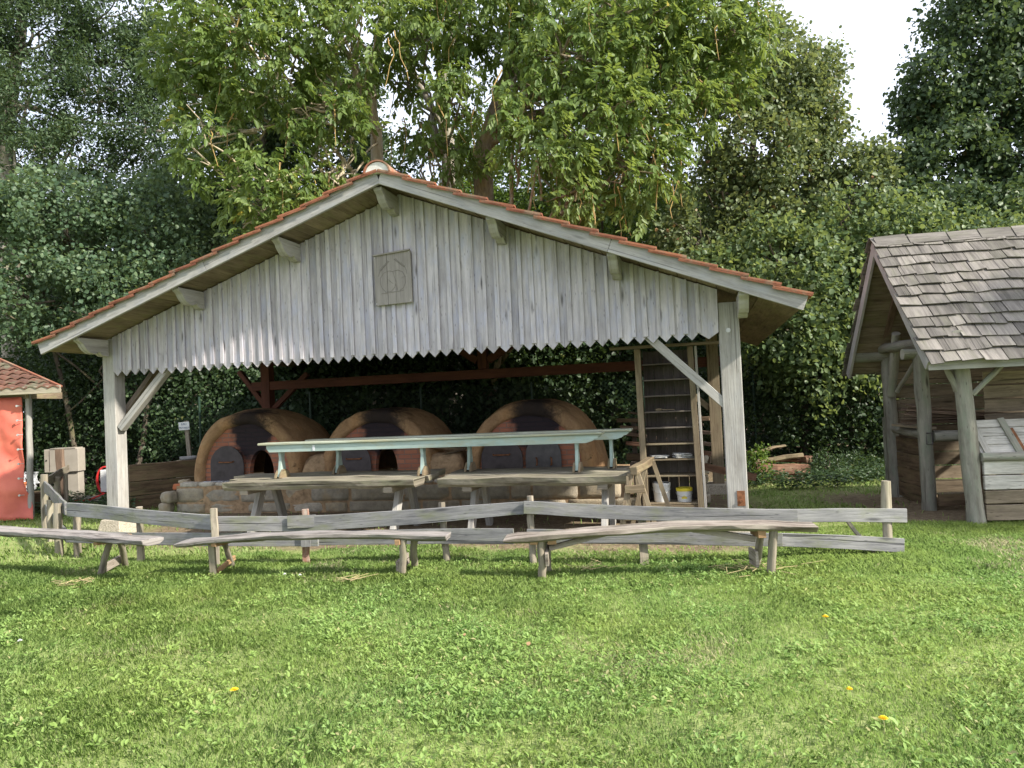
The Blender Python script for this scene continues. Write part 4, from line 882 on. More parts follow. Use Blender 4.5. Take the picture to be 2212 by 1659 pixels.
# clay rubble and planks wedged between the ovens
q = MB()
for uc in (1.98, 4.30):
    for k in range(5): stone(q, (uc+random.uniform(-.1, .1), 2.12+.25*k, BZ+.12+.03*k), (.62-.04*k, .5, .55-.06*k), .07, None, 3.)
o = q.build('rubble_heap', M['clay'], smooth='all', loc=(0, 0, 0)); o.location = SO; o.rotation_euler = (0, 0, YAW); tag(o, 'clay and stone rubble packed between the ovens', 'rubble', kind='stuff')
for k, (u, z, r, lb) in enumerate(((4.25, .93, .12, 'upper short scorched plank resting between the middle and right ovens'), (4.32, .86, -.22, 'lower short scorched plank slanting between the middle and right ovens'))):
    q = MB(); q.box((0, 0, 0), (.55, .12, .03), jit=.01); o = q.build('scorched_plank', M['darkplank']); o.location = S(u, 2.05, z); o.rotation_euler = (0, r, YAW+r); tag(o, lb, 'plank', 'scorched planks between the ovens')

# ------------------------------------------------------------------ plank tables under the roof
slabp = [(-.5, .5), (-.46, -.1), (-.38, -.5), (.38, -.5), (.46, -.15), (.5, .5)]
slabp = slabp[::-1]
def table(label, u0, u1, zt, w0, w1, legs, skew=0.0):
    t = sthing('plank_table', label, 'table', ((u0+u1)/2, (w0+w1)/2, 0), 'rough plank tables under the shed roof'); n = 3; wd = (w1-w0)/n
    for k in range(n):
        wc = w0+wd*(k+.5); q = MB(); a, b = u0-skew*k+random.uniform(-.03, .03), u1+random.uniform(-.04, .04); th = .105 if k == 0 else .07
        q.beam(seg((a, wc, zt-th/2+random.uniform(-.004, .004)), (b, wc+.01, zt-th/2), 22, 0, .012), wd-.012, th, (0, 0, 1), .022, random.random(), slabp); q.build('top_plank', M['table'], t, bevel=.004)
    for lu in legs:
        q = MB(); q.beam(seg((lu, w0+.06, zt-.125), (lu, w1-.06, zt-.125), 3), .12, .08, jit=.006); q.build('crossbar', M['pole'], t, bevel=.004)
        for s_, dz in ((-1, 0), (1, 0)):
            wm_ = (w0+w1)/2; q = MB(); q.beam(seg((lu+.02*s_, wm_+s_*.12, zt-.12), (lu-.02, wm_+s_*.42, -.02), 4), .13, .07, (1, 0, 0), .006); q.build('leg', M['post'], t, bevel=.005)
table('longer plank table on the left with weathered cracked boards', 2.02, 4.66, .715, -.42, .86, (2.28, 4.30), .22)
table('shorter plank table on the right beside the wooden trestle', 4.95, 7.24, .71, -.40, .84, (5.32, 6.95), .05)

# pale green benches standing on the tables
def green_bench(label, u0, u1, w, zt, legs, tagx=None):
    t = sthing('green_bench', label, 'bench', ((u0+u1)/2, w, .69), 'pale green painted benches stood on the tables'); zb = .716
    q = MB(); pts = seg((u0, w, zt-.014), (u1, w, zt-.012), 14, 0, .004); wl = [.24]*15; q.beam(pts, wl, .03, (0, 0, 1), .004, .5); q.build('seat', M['greentop'], t, bevel=.006)
    ap = [(u0+.12, zt-.03), (u0+.12, zt-.075), (u0+.16, zt-.125), (u1-.20, zt-.125), (u1-.13, zt-.105), (u1-.10, zt-.08), (u1-.06, zt-.07), (u1-.03, zt-.03)]
    for s_ in (-1, 1):
        if s_ == 1 or True:
            q = MB(); q.extrude(ap, (0, w+s_*.085-.01, 0), EX, EZ, (0, .02, 0), rnd=.5+.2*s_); q.build('apron', M['green'], t, bevel=.002)
    for lu in legs:
        q = MB(); zA, zB = zt-.03, zb+.05; q.extrude([(-.075, zA), (-.04, (zA+zB)/2+.02), (-.075, zB+.02), (-.10, zB-.03), (.10, zB-.03), (.075, zB+.02), (.04, (zA+zB)/2+.02), (.075, zA)], (lu-.02, w, 0), (0, 1, 0), EZ, (.04, 0, 0), rnd=.5)
        lg = q.build('leg', M['green'], t, bevel=.003)
        for s_ in (-1, 1):
            q = MB(); q.extrude([(-.13, zb), (.13, zb), (.11, zb+.055), (.05, zb+.115), (-.05, zb+.115), (-.11, zb+.055)], (lu+s_*.034-.014, w, 0), (0, 1, 0), EZ, (.028, 0, 0)); q.build('foot', M['foot'], lg, bevel=.003)
    if tagx:
        q = MB(); q.box((tagx, w-.099, zt-.082), (.034, .003, .07)); p = q.build('number_tag', M['white'], t); q = MB()
        for x, z in ((-.009, .024), (.009, .024), (-.009, .012), (.009, .012), (-.009, -.012), (.009, -.012), (0, 0), (-.009, -.024), (.009, -.024)): q.tube([(tagx+x, w-.1005, zt-.082+z), (tagx+x, w-.1025, zt-.082+z)], .0032, 6)
        q.build('dots', M['ink'], p)
green_bench('nearer pale green bench with a small white tag across both tables', 2.27, 6.93, .12, 1.19, (2.56, 4.60, 6.60), 3.10)
green_bench('farther pale green bench peeping out behind the tagged one', 2.75, 7.24, .52, 1.20, (3.20, 5.10, 6.97))

# ------------------------------------------------------------------ bread shelf rack
rk = sthing('shelf_rack', 'tall open wooden shelf rack next to the right front post', 'shelf', (7.7, .8, 0))
q = MB(); q.beam(seg((7.36, .62, 0), (7.34, .62, 2.19), 6), .075, .04, (0, 1, 0), .003); q.build('upright', M['shelf'], rk, bevel=.003)
q = MB(); q.beam(seg((7.37, .80, 0), (7.35, .80, 2.19), 6), .025, .34, (0, 1, 0), .002); q.build('side_panel', M['shelf'], rk, bevel=.003)
q = MB(); q.beam(seg((8.03, .62, 0), (7.99, .62, 2.19), 6), .07, .04, (0, 1, 0), .003); q.build('upright', M['shelf'], rk, bevel=.003)
q = MB(); q.beam(seg((8.085, .63, 0), (8.055, .63, 2.19), 6), .03, .05, (0, 1, 0), .003); q.build('upright', M['post'], rk, bevel=.003)
q = MB(); q.beam(seg((8.02, .83, 0), (7.99, .83, 2.19), 6), .025, .34, (0, 1, 0), .002); q.build('side_panel', M['shelf'], rk, bevel=.003)
q = MB()
for k in range(5): q.box((7.44+.13*k, 1.005, 1.1), (.125, .014, 2.15))
q.build('back_panel', M['shelfboard'], rk)
for z in (.24, .585, .79, .985, 1.19, 1.39, 1.59, 1.79, 1.99): 
    q = MB(); q.box((7.69, .81, z), (.60, .37, .018), rz=random.uniform(-.004, .004)); q.build('shelf', M['shelf'] if z < 1 else M['shelfboard'], rk, bevel=.002)
q = MB(); q.box((7.69, .625, .17), (.60, .02, .11)); q.build('kick_board', M['shelf'], rk, bevel=.003)
q = MB(); q.box((7.75, .60, 2.215), (1.5, .10, .035)); q.build('head_board', M['soffit'], rk, bevel=.003)
def papers(label, u, n, name='paper_stack'):
    q = MB()
    for k in range(n): q.box((random.uniform(-.02, .02), random.uniform(-.02, .02), .004+k*.007), (.21+random.uniform(-.02, .03), .15, .004), rz=random.uniform(-.5, .5), tilt=(random.uniform(-.05, .05), random.uniform(-.07, .07)))
    o = q.build(name, M['paper']); o.location = S(u, .74, .806); o.rotation_euler = (0, 0, YAW); tag(o, label, 'papers', 'crumpled papers on the shelf')
papers('flat spread of crumpled papers on the left half of a low shelf', 7.55, 5); papers('thicker stack of crumpled papers on the right half of a low shelf', 7.84, 8)
q = MB(); q.tube([(-.09, 0, .015), (-.02, 0, .016)], .02, 8); q.beam([(-.02, 0, .016), (.14, .03, .012)], .02, .012); o = q.build('wooden_scoop', M['foot']); o.location = S(7.62, .70, 1.40); o.rotation_euler = (0, 0, YAW); tag(o, 'small wooden scoop lying on a middle shelf of the rack', 'scoop')
def bucket(label, u, w, r, h, lid, lab):
    t = sthing('bucket', label, 'bucket', (u, w, .25), 'plastic buckets on the bottom shelf'); z = .25; q = MB()
    q.lathe([(.001, z), (r*.86, z), (r*.89, z+.01), (r*.97, z+h*.8), (r*1.03, z+h*.8), (r*1.03, z+h*.86), (r*.99, z+h*.86), (r, z+h)], (u, w, 0), 28); q.build('tub', M['white'], t, smooth=True)
    q = MB(); q.lathe([(r*1.045, z+h-.03), (r*1.05, z+h+.004), (r*.98, z+h+.008), (r*.93, z+h-.002), (.001, z+h-.002)], (u, w, 0), 28); q.build('lid', M[lid], t, smooth=True)
    q = MB(); q.tube([(u+math.cos(a)*r*1.06, w+math.sin(a)*r*1.06, z+h*.72-.5*r*max(0, -math.sin(a))) for a in np.linspace(math.pi, 2*math.pi, 14)], .003, 6); q.build('handle', M['steel'], t)
    if lab:
        q = MB(); n = 10; 
        for k in range(n):
            a0, a1 = -1.5708+(-.5+k/n)*.75, -1.5708+(-.5+(k+1)/n)*.75; i = len(q.v); e = 1.012
            for a, zz in ((a0, .26), (a1, .26), (a1, .36+.14*math.sin((k+1)/n*3.14)), (a0, .36+.14*math.sin(k/n*3.14))): q.v.append(V(u+math.cos(a)*r*(e*(.89+.1*zz)), w+math.sin(a)*r*(e*(.89+.1*zz)), z+h*zz))
            q.face((i, i+1, i+2, i+3), ((0, 0),)*4, .5)
        q.build('label', M['yellow'], t)
bucket('taller plain white bucket with a white lid behind the trestle legs', 7.55, .79, .110, .235, 'white', False)
bucket('shorter white bucket with a yellow lid and a yellow label', 7.83, .78, .098, .165, 'yellow', True)

# wooden trestle in front of the table's right end
tr = sthing('wooden_trestle', 'rough wooden sawhorse trestle standing between the right table and the rack', 'trestle', (7.35, -.05, 0))
q = MB(); q.beam(seg((7.33, -.56, .775), (7.47, .16, .82), 6), .10, .10, (0, 0, 1), .018, None, slabp); q.build('beam', M['foot'], tr, bevel=.01)
for a, b, w_ in (((7.29, -.50, .74), (7.15, -.60, -.02), .065), ((7.37, -.50, .75), (7.60, -.60, -.02), .05), ((7.50, .10, .83), (7.74, .16, -.02), .05), ((7.42, .10, .79), (7.20, .16, -.02), .05)):
    q = MB(); q.beam(seg(a, b, 4), w_, .03, (0, 1, 0), .004); q.build('leg', M['shelf'], tr, bevel=.003)
q = MB(); q.box((7.34, -.57, .58), (.22, .03, .085), tilt=(0, -.03)); q.build('crosspiece', M['foot'], tr, bevel=.003)
q = MB(); q.beam(seg((7.26, -.53, .72), (7.27, -.55, .28), 2), .03, .025, (0, 1, 0)); q.beam(seg((7.33, -.2, .70), (7.36, -.2, .1), 2), .035, .02, (0, 1, 0)); q.build('strut', M['shelf'], tr)
q = MB(); q.box((7.29, -.56, .265), (.14, .12, .05)); q.build('foot_block', M['foot'], tr, bevel=.005)

# ------------------------------------------------------------------ stacked planks and timber behind the right oven
for k, (a, b, w_, h, lb, mt) in enumerate((((6.95, 3.2, 1.35), (8.1, 3.0, 1.12), .12, .03, 'topmost thin plank sloping down over the timber pile behind the right oven', 'stick'), ((6.75, 3.3, 1.22), (8.2, 3.2, 1.20), .18, .06, 'thick dark beam across the top of the timber pile', 'darkplank'),
        ((6.8, 3.25, 1.12), (8.2, 3.1, .98), .16, .05, 'second dark beam of the timber pile sloping right', 'stick'), ((6.8, 3.2, 1.02), (8.2, 3.1, .80), .16, .05, 'third brown beam of the timber pile', 'stick'), ((6.9, 3.2, .86), (8.2, 3.0, .66), .16, .06, 'reddish plank low in the timber pile', 'log'), ((6.9, 3.3, .62), (8.2, 3.2, .56), .22, .10, 'thick plank at the foot of the timber pile', 'darkplank'))):
    q = MB(); q.beam([V(*p)-V(7.4, 3.2, 0) for p in seg(a, b, 5, 0, .02)], w_, h, (0, 0, 1), .012); o = q.build('timber_plank', M[mt], bevel=.003); o.location = S(7.4, 3.2, 0); o.rotation_euler = (0, 0, YAW); tag(o, lb, 'plank', 'timber pile behind the right oven')
q = MB(); q.box((0, 0, 0), (.05, .9, 1.0)); 
for k, (u, w, s_) in enumerate(((7.2, 3.2, .9), (7.9, 3.1, .9))):
    pass
sb = sthing('timber_rack', 'low stake rack that carries the timber pile', 'rack', (7.5, 3.2, 0))
for u in (7.0, 8.05):
    q = MB(); q.beam(seg((u, 3.45, 0), (u, 3.45, 1.25), 3), .07, .07, (0, 1, 0), .004); q.build('stake', M['shelfboard'], sb)
    q = MB(); q.beam(seg((u, 2.9, .52 if u < 7.5 else .48), (u, 3.5, .52 if u < 7.5 else .48), 2), .08, .08); q.build('bearer', M['shelfboard'], sb)
q = MB(); q.beam(seg((-.45, 0, .62), (.42, -.1, .42), 4), .03, .10, (0, 0, 1), .005); o = q.build('leaning_plank', M['log']); o.location = S(8.35, 1.9, 0); o.rotation_euler = (0, 0, YAW); tag(o, 'reddish plank leaning behind the right front post', 'plank')
for k in range(5):
    q = MB(); stone(q, (0, 0, 0), (.24, .25, .12), .02); o = q.build('stacked_stone', M['stone'], smooth='all'); o.location = S(8.05+random.uniform(-.04, .04), 2.35, .07+k*.14); o.rotation_euler = (0, 0, YAW+random.uniform(-.3, .3))
    tag(o, ('lowest', 'second', 'middle', 'fourth', 'topmost')[k]+' grey stone of the narrow stack between the rack and the right post', 'stone', 'stones stacked behind the rack')

# ------------------------------------------------------------------ split logs on the right
sl = D(1685, 1000, 13.2)
for (x, y, z, L, w_, h, rz, ry, lb, nm) in ((0, 0, .16, .95, .34, .26, .05, .05, 'big dark red split log lying with its bark on the ground', 'split_log'), (-.02, .02, .38, .85, .20, .09, -.1, -.10, 'pale split log slanting across the top of the log heap', 'split_log'),
        (.28, .12, .33, .55, .16, .08, .2, .1, 'short brown split log wedged on the right of the heap', 'split_log'), (-.1, .35, .52, .7, .10, .05, .15, -.15, 'thin board standing up behind the log heap', 'split_board'), (.52, .1, .34, .22, .14, .12, .6, 0, 'small block at the right end of the log heap', 'wood_block'), (.1, -.22, .03, .75, .12, .06, -.08, 0, 'flat sliver of wood in the grass before the log heap', 'split_board')):
    q = MB(); q.beam(seg((-L/2, 0, 0), (L/2, 0, 0), 8, 0, .02), [w_*random.uniform(.85, 1.05) for _ in range(9)], h, (0, 0, 1), .03, None, [(-.5, -.1), (-.3, -.5), (.3, -.5), (.5, -.1), (.42, .4), (.1, .5), (-.3, .42)]); o = q.build(nm, M['log'] if 'pale' not in lb and 'board' not in nm else M['foot'])
    o.location = (sl[0]+x, sl[1]+y, z); o.rotation_euler = (0, ry, rz); tag(o, lb, 'log', 'split logs heaped beside the hedge')

# ------------------------------------------------------------------ low rail fence
fe = wthing('rail_fence', 'low fence of two wavy grey board rails running in front of the shed', 'fence', (0, 7.6, 0))
def rail(pts, name='rail', th=.028, mat='rail', rnd=None):
    """pts: x, y, z top, z bottom"""
    P = np.array(pts, float); t = np.concatenate([[0], np.cumsum(np.linalg.norm(np.diff(P[:, :2], axis=0), axis=1))]); n = max(8, int(t[-1]/.12)); tt = np.linspace(0, t[-1], n)
    I = [np.interp(tt, t, P[:, k]) for k in range(4)]
    for k in (2, 3):
        if n > 10: I[k] = np.convolve(np.pad(I[k], 2, 'edge'), np.ones(5)/5, 'valid')
    q = MB(); c = [V(a, b, (zt+zb)/2) for a, b, zt, zb in zip(*I)]; q.beam(c, th, [zt-zb for zt, zb in zip(I[2], I[3])], (0, 0, 1), .006, rnd); return q.build(name, M[mat], fe, bevel=.003)
rail([(-5.36, 8.86, .640, .480), (-4.81, 8.60, .622, .463), (-4.32, 8.36, .592, .436), (-3.77, 8.15, .555, .398), (-3.22, 7.92, .536, .374)], rnd=.75)
rail([(-3.24, 7.90, .530, .372), (-2.26, 7.84, .493, .334), (-1.03, 7.58, .547, .397), (.149, 7.28, .626, .506)], rnd=.45)
rail([(.06, 7.26, .632, .512), (.75, 7.17, .575, .440), (1.215, 7.10, .547, .412), (2.0, 7.0, .505, .382), (2.60, 6.92, .480, .366)], rnd=.3)
rail([(2.33, 6.97, .485, .362), (3.0, 6.93, .472, .350), (3.60, 6.90, .447, .318)], rnd=.9)
rail([(-5.36, 8.83, .318, .170), (-4.33, 8.36, .322, .188), (-3.24, 7.93, .349, .211), (-2.30, 7.85, .327, .176), (-2.1, 7.80, .325, .180)], rnd=.6)
rail([(-2.32, 7.88, .325, .185), (-.75, 7.54, .350, .196), (-.05, 7.34, .352, .2)], rnd=.35)
rail([(.08, 7.27, .355, .218), (1.20, 7.10, .313, .188), (2.45, 6.93, .264, .142)], rnd=.25)
rail([(2.43, 6.965, .262, .140), (3.0, 6.93, .225, .10), (3.56, 6.90, .172, .045)], rnd=.8)
def fpost(x, y, zt, r=.035, lean=0, mat='pole', flat=False):
    q = MB(); P = seg((x, y, -.03), (x+lean, y, zt), 6, 0, .02)
    if flat: q.beam(P, r*2, r*1.2, (0, 1, 0), .008)
    else: q.tube(P, [r*1.05, r, r, r*.95, r, r*.95, r*.9], 9, .2)
    q.build('post', M[mat], fe, smooth=not flat)
fpost(-5.55, 8.98, .62, .05); fpost(-5.28, 8.90, .60, .045); fpost(-4.28, 8.42, .60, .04); fpost(-3.20, 7.86, .615, .033, -.01, 'pole', True); fpost(-2.26, 7.90, .56, .032, 0, 'redpost', True); fpost(-.74, 7.60, .60, .035, -.03)
fpost(.13, 7.34, .66, .036); fpost(1.19, 7.16, .53, .035, 0, 'pole', True); fpost(3.44, 6.95, .70, .045)
q = MB(); q.tube(seg((3.36, 6.98, -.02), (3.13, 7.1, .32), 4, 0, .02), .02, 7); q.build('brace', M['pole'], fe, smooth=True)
q = MB(); q.box((-2.27, 7.805, .445), (.30, .012, .13)); q.build('patch_board', M['rail'], fe); 
q = MB(); q.box((-2.235, 7.80, .255), (.10, .012, .15)); q.build('patch_board', M['rail'], fe)
# side run of the fence going back towards the cabinet
f2 = wthing('rail_fence', 'short side fence of boards and stakes going back from the left fence corner', 'fence', (-6.6, 10.4, 0))
def fr(a, b, h, th=.03, mat='rail'): q = MB(); q.beam(seg(a, b, 8, 0, .02), th, h, (0, 0, 1), .006); q.build('rail', M[mat], f2, bevel=.003)
fr((-5.42, 8.93, .56), (-6.95, 10.95, .66), .16); fr((-5.42, 8.93, .22), (-6.95, 10.95, .34), .15); fr((-7.0, 10.95, .70), (-8.85, 14.7, .68), .14, .03, 'pole')
for x, y, z, r in ((-6.35, 10.1, .55, .04), (-6.98, 10.98, .84, .05), (-7.6, 12.3, .70, .045), (-8.25, 13.6, .66, .04)): 
    q = MB(); q.tube(seg((x, y, -.02), (x, y, z), 4, 0, .02), r, 8, .15); q.build('stake', M['pole'], f2, smooth=True)

# ------------------------------------------------------------------ log benches in the grass
seatp = [(.5, .5), (-.5, .5), (-.47, -.05), (-.25, -.42), (0, -.5), (.25, -.42), (.47, -.05)]
def log_bench(label, pts, wd, th, legs, braces=(), mat='slab_dark'):
    P = [V(*p) for p in pts]; mid = P[len(P)//2]; t = wthing('log_bench', label, 'bench', (mid[0], mid[1], 0), 'split log benches in front of the fence')
    A = np.array(P); tl = np.concatenate([[0], np.cumsum(np.linalg.norm(np.diff(A, axis=0), axis=1))]); n = max(14, int(tl[-1]/.10)); tt = np.linspace(0, tl[-1], n)
    c = np.stack([np.interp(tt, tl, A[:, k]) for k in range(3)], 1)
    zz = c[:, 2]; c[:, 2] = np.convolve(np.pad(zz, 3, 'edge'), np.ones(7)/7, 'valid')
    tap = np.array([min(1, .55+1.2*s_) if False else 1 for s_ in tt/tl[-1]]); W_ = [wd*(1+.08*mnoise.noise((s_*2.2, mid[0], 0))) for s_ in tt]; T_ = [th*(1+.18*mnoise.noise((s_*2.7, mid[0], 4))) for s_ in tt]
    W_[0] *= .93; W_[-1] *= .92; T_[0] *= .7
    q = MB(); q.beam([p-V(0, 0, th/2) for p in c], W_, T_, (0, 0, 1), .026, None, seatp); q.build('seat', M[mat], t, bevel=.005)
    for (a, b, r, fl) in legs:
        q = MB(); q.tube(seg(a, b, 6, 0, .012), [r*.92, r, r, r, r*1.02, r*1.05, r*1.05], 9, .12) if not fl else q.beam(seg(a, b, 4), r*1.7, r*1.3, (0, 1, 0), .006); q.build('leg', M['pole'], t, smooth=not fl)
    for (nm, a, b, w_, h, mt) in braces:
        q = MB(); q.beam(seg(a, b, 3), w_, h, (0, 0, 1) if abs(b[2]-a[2]) < .1 else (0, 1, 0), .004); q.build(nm, M[mt], t, bevel=.003)
def bench_legs(xf, yf, xt, yt, zt, xb, yb):
    return [((xt-.01, yt-.04, zt), (xf, yf, -.03), .032, False), ((xt+.03, yt+.06, zt), (xb, yb, -.03), .032, False)]
b1 = G(215, 1243); b1b = G(272, 1222)
log_bench('long grey log bench cut off by the left edge of the picture', [(-7.6, 9.1, .455), (-5.72, 8.22, .455), (-4.7, 7.76, .45), (-3.9, 7.36, .44), (-3.52, 7.17, .44)], .27, .07,
    bench_legs(b1[0], b1[1], -4.15, 7.62, .39, b1b[0], b1b[1])+bench_legs(-7.25, 8.9, -7.15, 8.92, .39, -7.05, 9.2),
    [('cleat', (-4.26, 7.48, .375), (-4.06, 7.78, .375), .07, .055, 'orange'), ('stretcher', (b1[0]+.04, b1[1]+.02, .07), (b1b[0], b1b[1]-.03, .10), .03, .09, 'slab')])
f_ = G(462, 1242); g_ = G(503, 1224); h_ = G(868, 1243); k_ = G(895, 1226)
log_bench('middle log bench with a bowed seat that tapers to the left', [(-3.40, 7.45, .345), (-2.93, 7.38, .395), (-2.06, 7.2, .430), (-.96, 7.03, .410), (-.66, 6.98, .385)], .22, .062,
    [((-3.05, 7.38, .36), (f_[0], f_[1], -.03), .034, True), ((-2.98, 7.5, .36), (g_[0], g_[1], -.03), .03, False), ((-1.08, 6.98, .36), (h_[0], h_[1], -.03), .034, False), ((-1.0, 7.08, .36), (k_[0], k_[1], -.03), .034, False)],
    [('cleat', (-3.0, 7.30, .335), (-2.90, 7.55, .335), .06, .05, 'orange'), ('stretcher', (f_[0]+.04, f_[1], .04), (g_[0]+.03, g_[1]-.02, .10), .025, .05, 'orange'), ('cleat', (-1.14, 6.95, .335), (-1.1, 7.15, .335), .05, .05, 'orange'), ('stretcher', (h_[0]-.05, h_[1]+.05, .07), (k_[0]-.06, k_[1], .10), .03, .11, 'slab')])
f_ = G(1172, 1248); h_ = G(1665, 1240); k_ = G(1645, 1224)
log_bench('right log bench with a thick twisted seat held by diagonal struts', [(-.13, 6.72, .385), (.165, 6.68, .405), (.74, 6.62, .440), (1.34, 6.56, .465), (2.13, 6.48, .455), (2.56, 6.42, .425)], .26, .065,
    [((.19, 6.62, .385), (f_[0], f_[1]-.0, -.03), .036, False), ((.25, 6.78, .385), (f_[0]+.06, f_[1]+.26, -.03), .034, False), ((2.20, 6.42, .41), (h_[0], h_[1]-.0, -.03), .037, False), ((2.14, 6.58, .41), (k_[0]-.02, k_[1]+.06, -.03), .034, False)],
    [('cleat', (.13, 6.60, .355), (.13, 6.80, .355), .07, .06, 'orange'), ('cleat', (.29, 6.60, .355), (.29, 6.80, .355), .08, .07, 'orange'), ('cleat', (2.09, 6.40, .37), (2.09, 6.62, .37), .07, .075, 'orange'),
     ('strut', (.27, 6.70, .27), (.86, 6.66, .405), .045, .045, 'slab'), ('strut', (2.06, 6.50, .31), (1.42, 6.56, .43), .05, .045, 'slab'), ('stretcher', (.24, 6.62, .18), (.27, 6.86, .24), .03, .12, 'slab'), ('stretcher', (2.07, 6.50, .13), (2.07, 6.7, .13), .03, .14, 'slab')], 'slab')

# ------------------------------------------------------------------ shingled hut on the right
HA = V(5.173, 8.448, 0); hg = unit(V(.129, .992, 0)); hx = V(.992, -.129, 0); HYAW = math.atan2(hx[1], hx[0])
def H(a, b, z): return HA+hx*a+hg*b+V(0, 0, z)         # a: along the front wall, b: into the hut
hut = wthing('shingled_hut', 'small open log hut with a grey shingle roof at the right edge', 'hut', HA)
def hp(name, mat, fn, smooth=False, bevel=0, **k): q = MB(); fn(q); return q.build(name, M[mat], hut, smooth=smooth, bevel=bevel, **k)
def pole(q, a, b, r, n=8, rough=.20, wob=.014): q.tube(seg(a, b, n, 0, wob), [r*1.08]+[r]*(n-1)+[r*.93], 12, rough)
EB, RB, BB = -.36, 1.12, 2.50; EZ_, RZ_, BZ_ = 1.86, 3.50, 1.82; A0, A1 = -.50, 4.2
hp('post', 'hutlog', lambda q: pole(q, H(.02, .0, -.02), H(-.05, 0, 1.95), .092), True)
hp('post', 'hutlog', lambda q: pole(q, H(-.06, 1.02, -.02), H(-.09, 1.0, 2.02), .085), True)
hp('post', 'hutlog', lambda q: pole(q, H(.0, 2.3, -.02), H(-.03, 2.3, 2.05), .085), True)
hp('post', 'hutlog', lambda q: pole(q, H(3.4, 0, -.02), H(3.4, 0, 1.95), .09), True)
hp('brace', 'hutlog', lambda q: pole(q, H(-.10, 0, 1.50), H(-.28, -.05, 1.93), .035), True); hp('brace', 'hutlog', lambda q: pole(q, H(.05, -.02, 1.45), H(.55, -.05, 1.95), .03), True)
hp('brace', 'hutlog', lambda q: pole(q, H(-.02, 2.2, 1.45), H(-.1, 1.7, 2.3), .06), True); hp('brace', 'hutlog', lambda q: pole(q, H(.02, 2.1, 1.5), H(.05, 1.4, 1.95), .03), True)
hp('log_plate', 'hutlog', lambda q: pole(q, H(-.45, -.02, 1.99), H(4.1, 0, 1.99), .07), True); hp('log_plate', 'hutlog', lambda q: pole(q, H(-.48, 2.3, 2.03), H(4.1, 2.3, 2.03), .085), True)
hp('tie_log', 'hutlog', lambda q: pole(q, H(-.12, -.15, 2.10), H(-.10, 2.45, 2.12), .075), True)
hp('tie_log', 'hutlog', lambda q: pole(q, H(-.30, 1.0, 1.98), H(.6, 1.0, 1.98), .065), True)
hp('rafter', 'stick', lambda q: q.beam(seg(H(-.1, .0, 2.15), H(-.1, 1.05, 3.33), 3), .09, .09, (1, 0, 0), .01)); hp('rafter', 'stick', lambda q: q.beam(seg(H(-.1, 2.3, 2.10), H(-.1, 1.12, 3.33), 3), .09, .09, (1, 0, 0), .01))
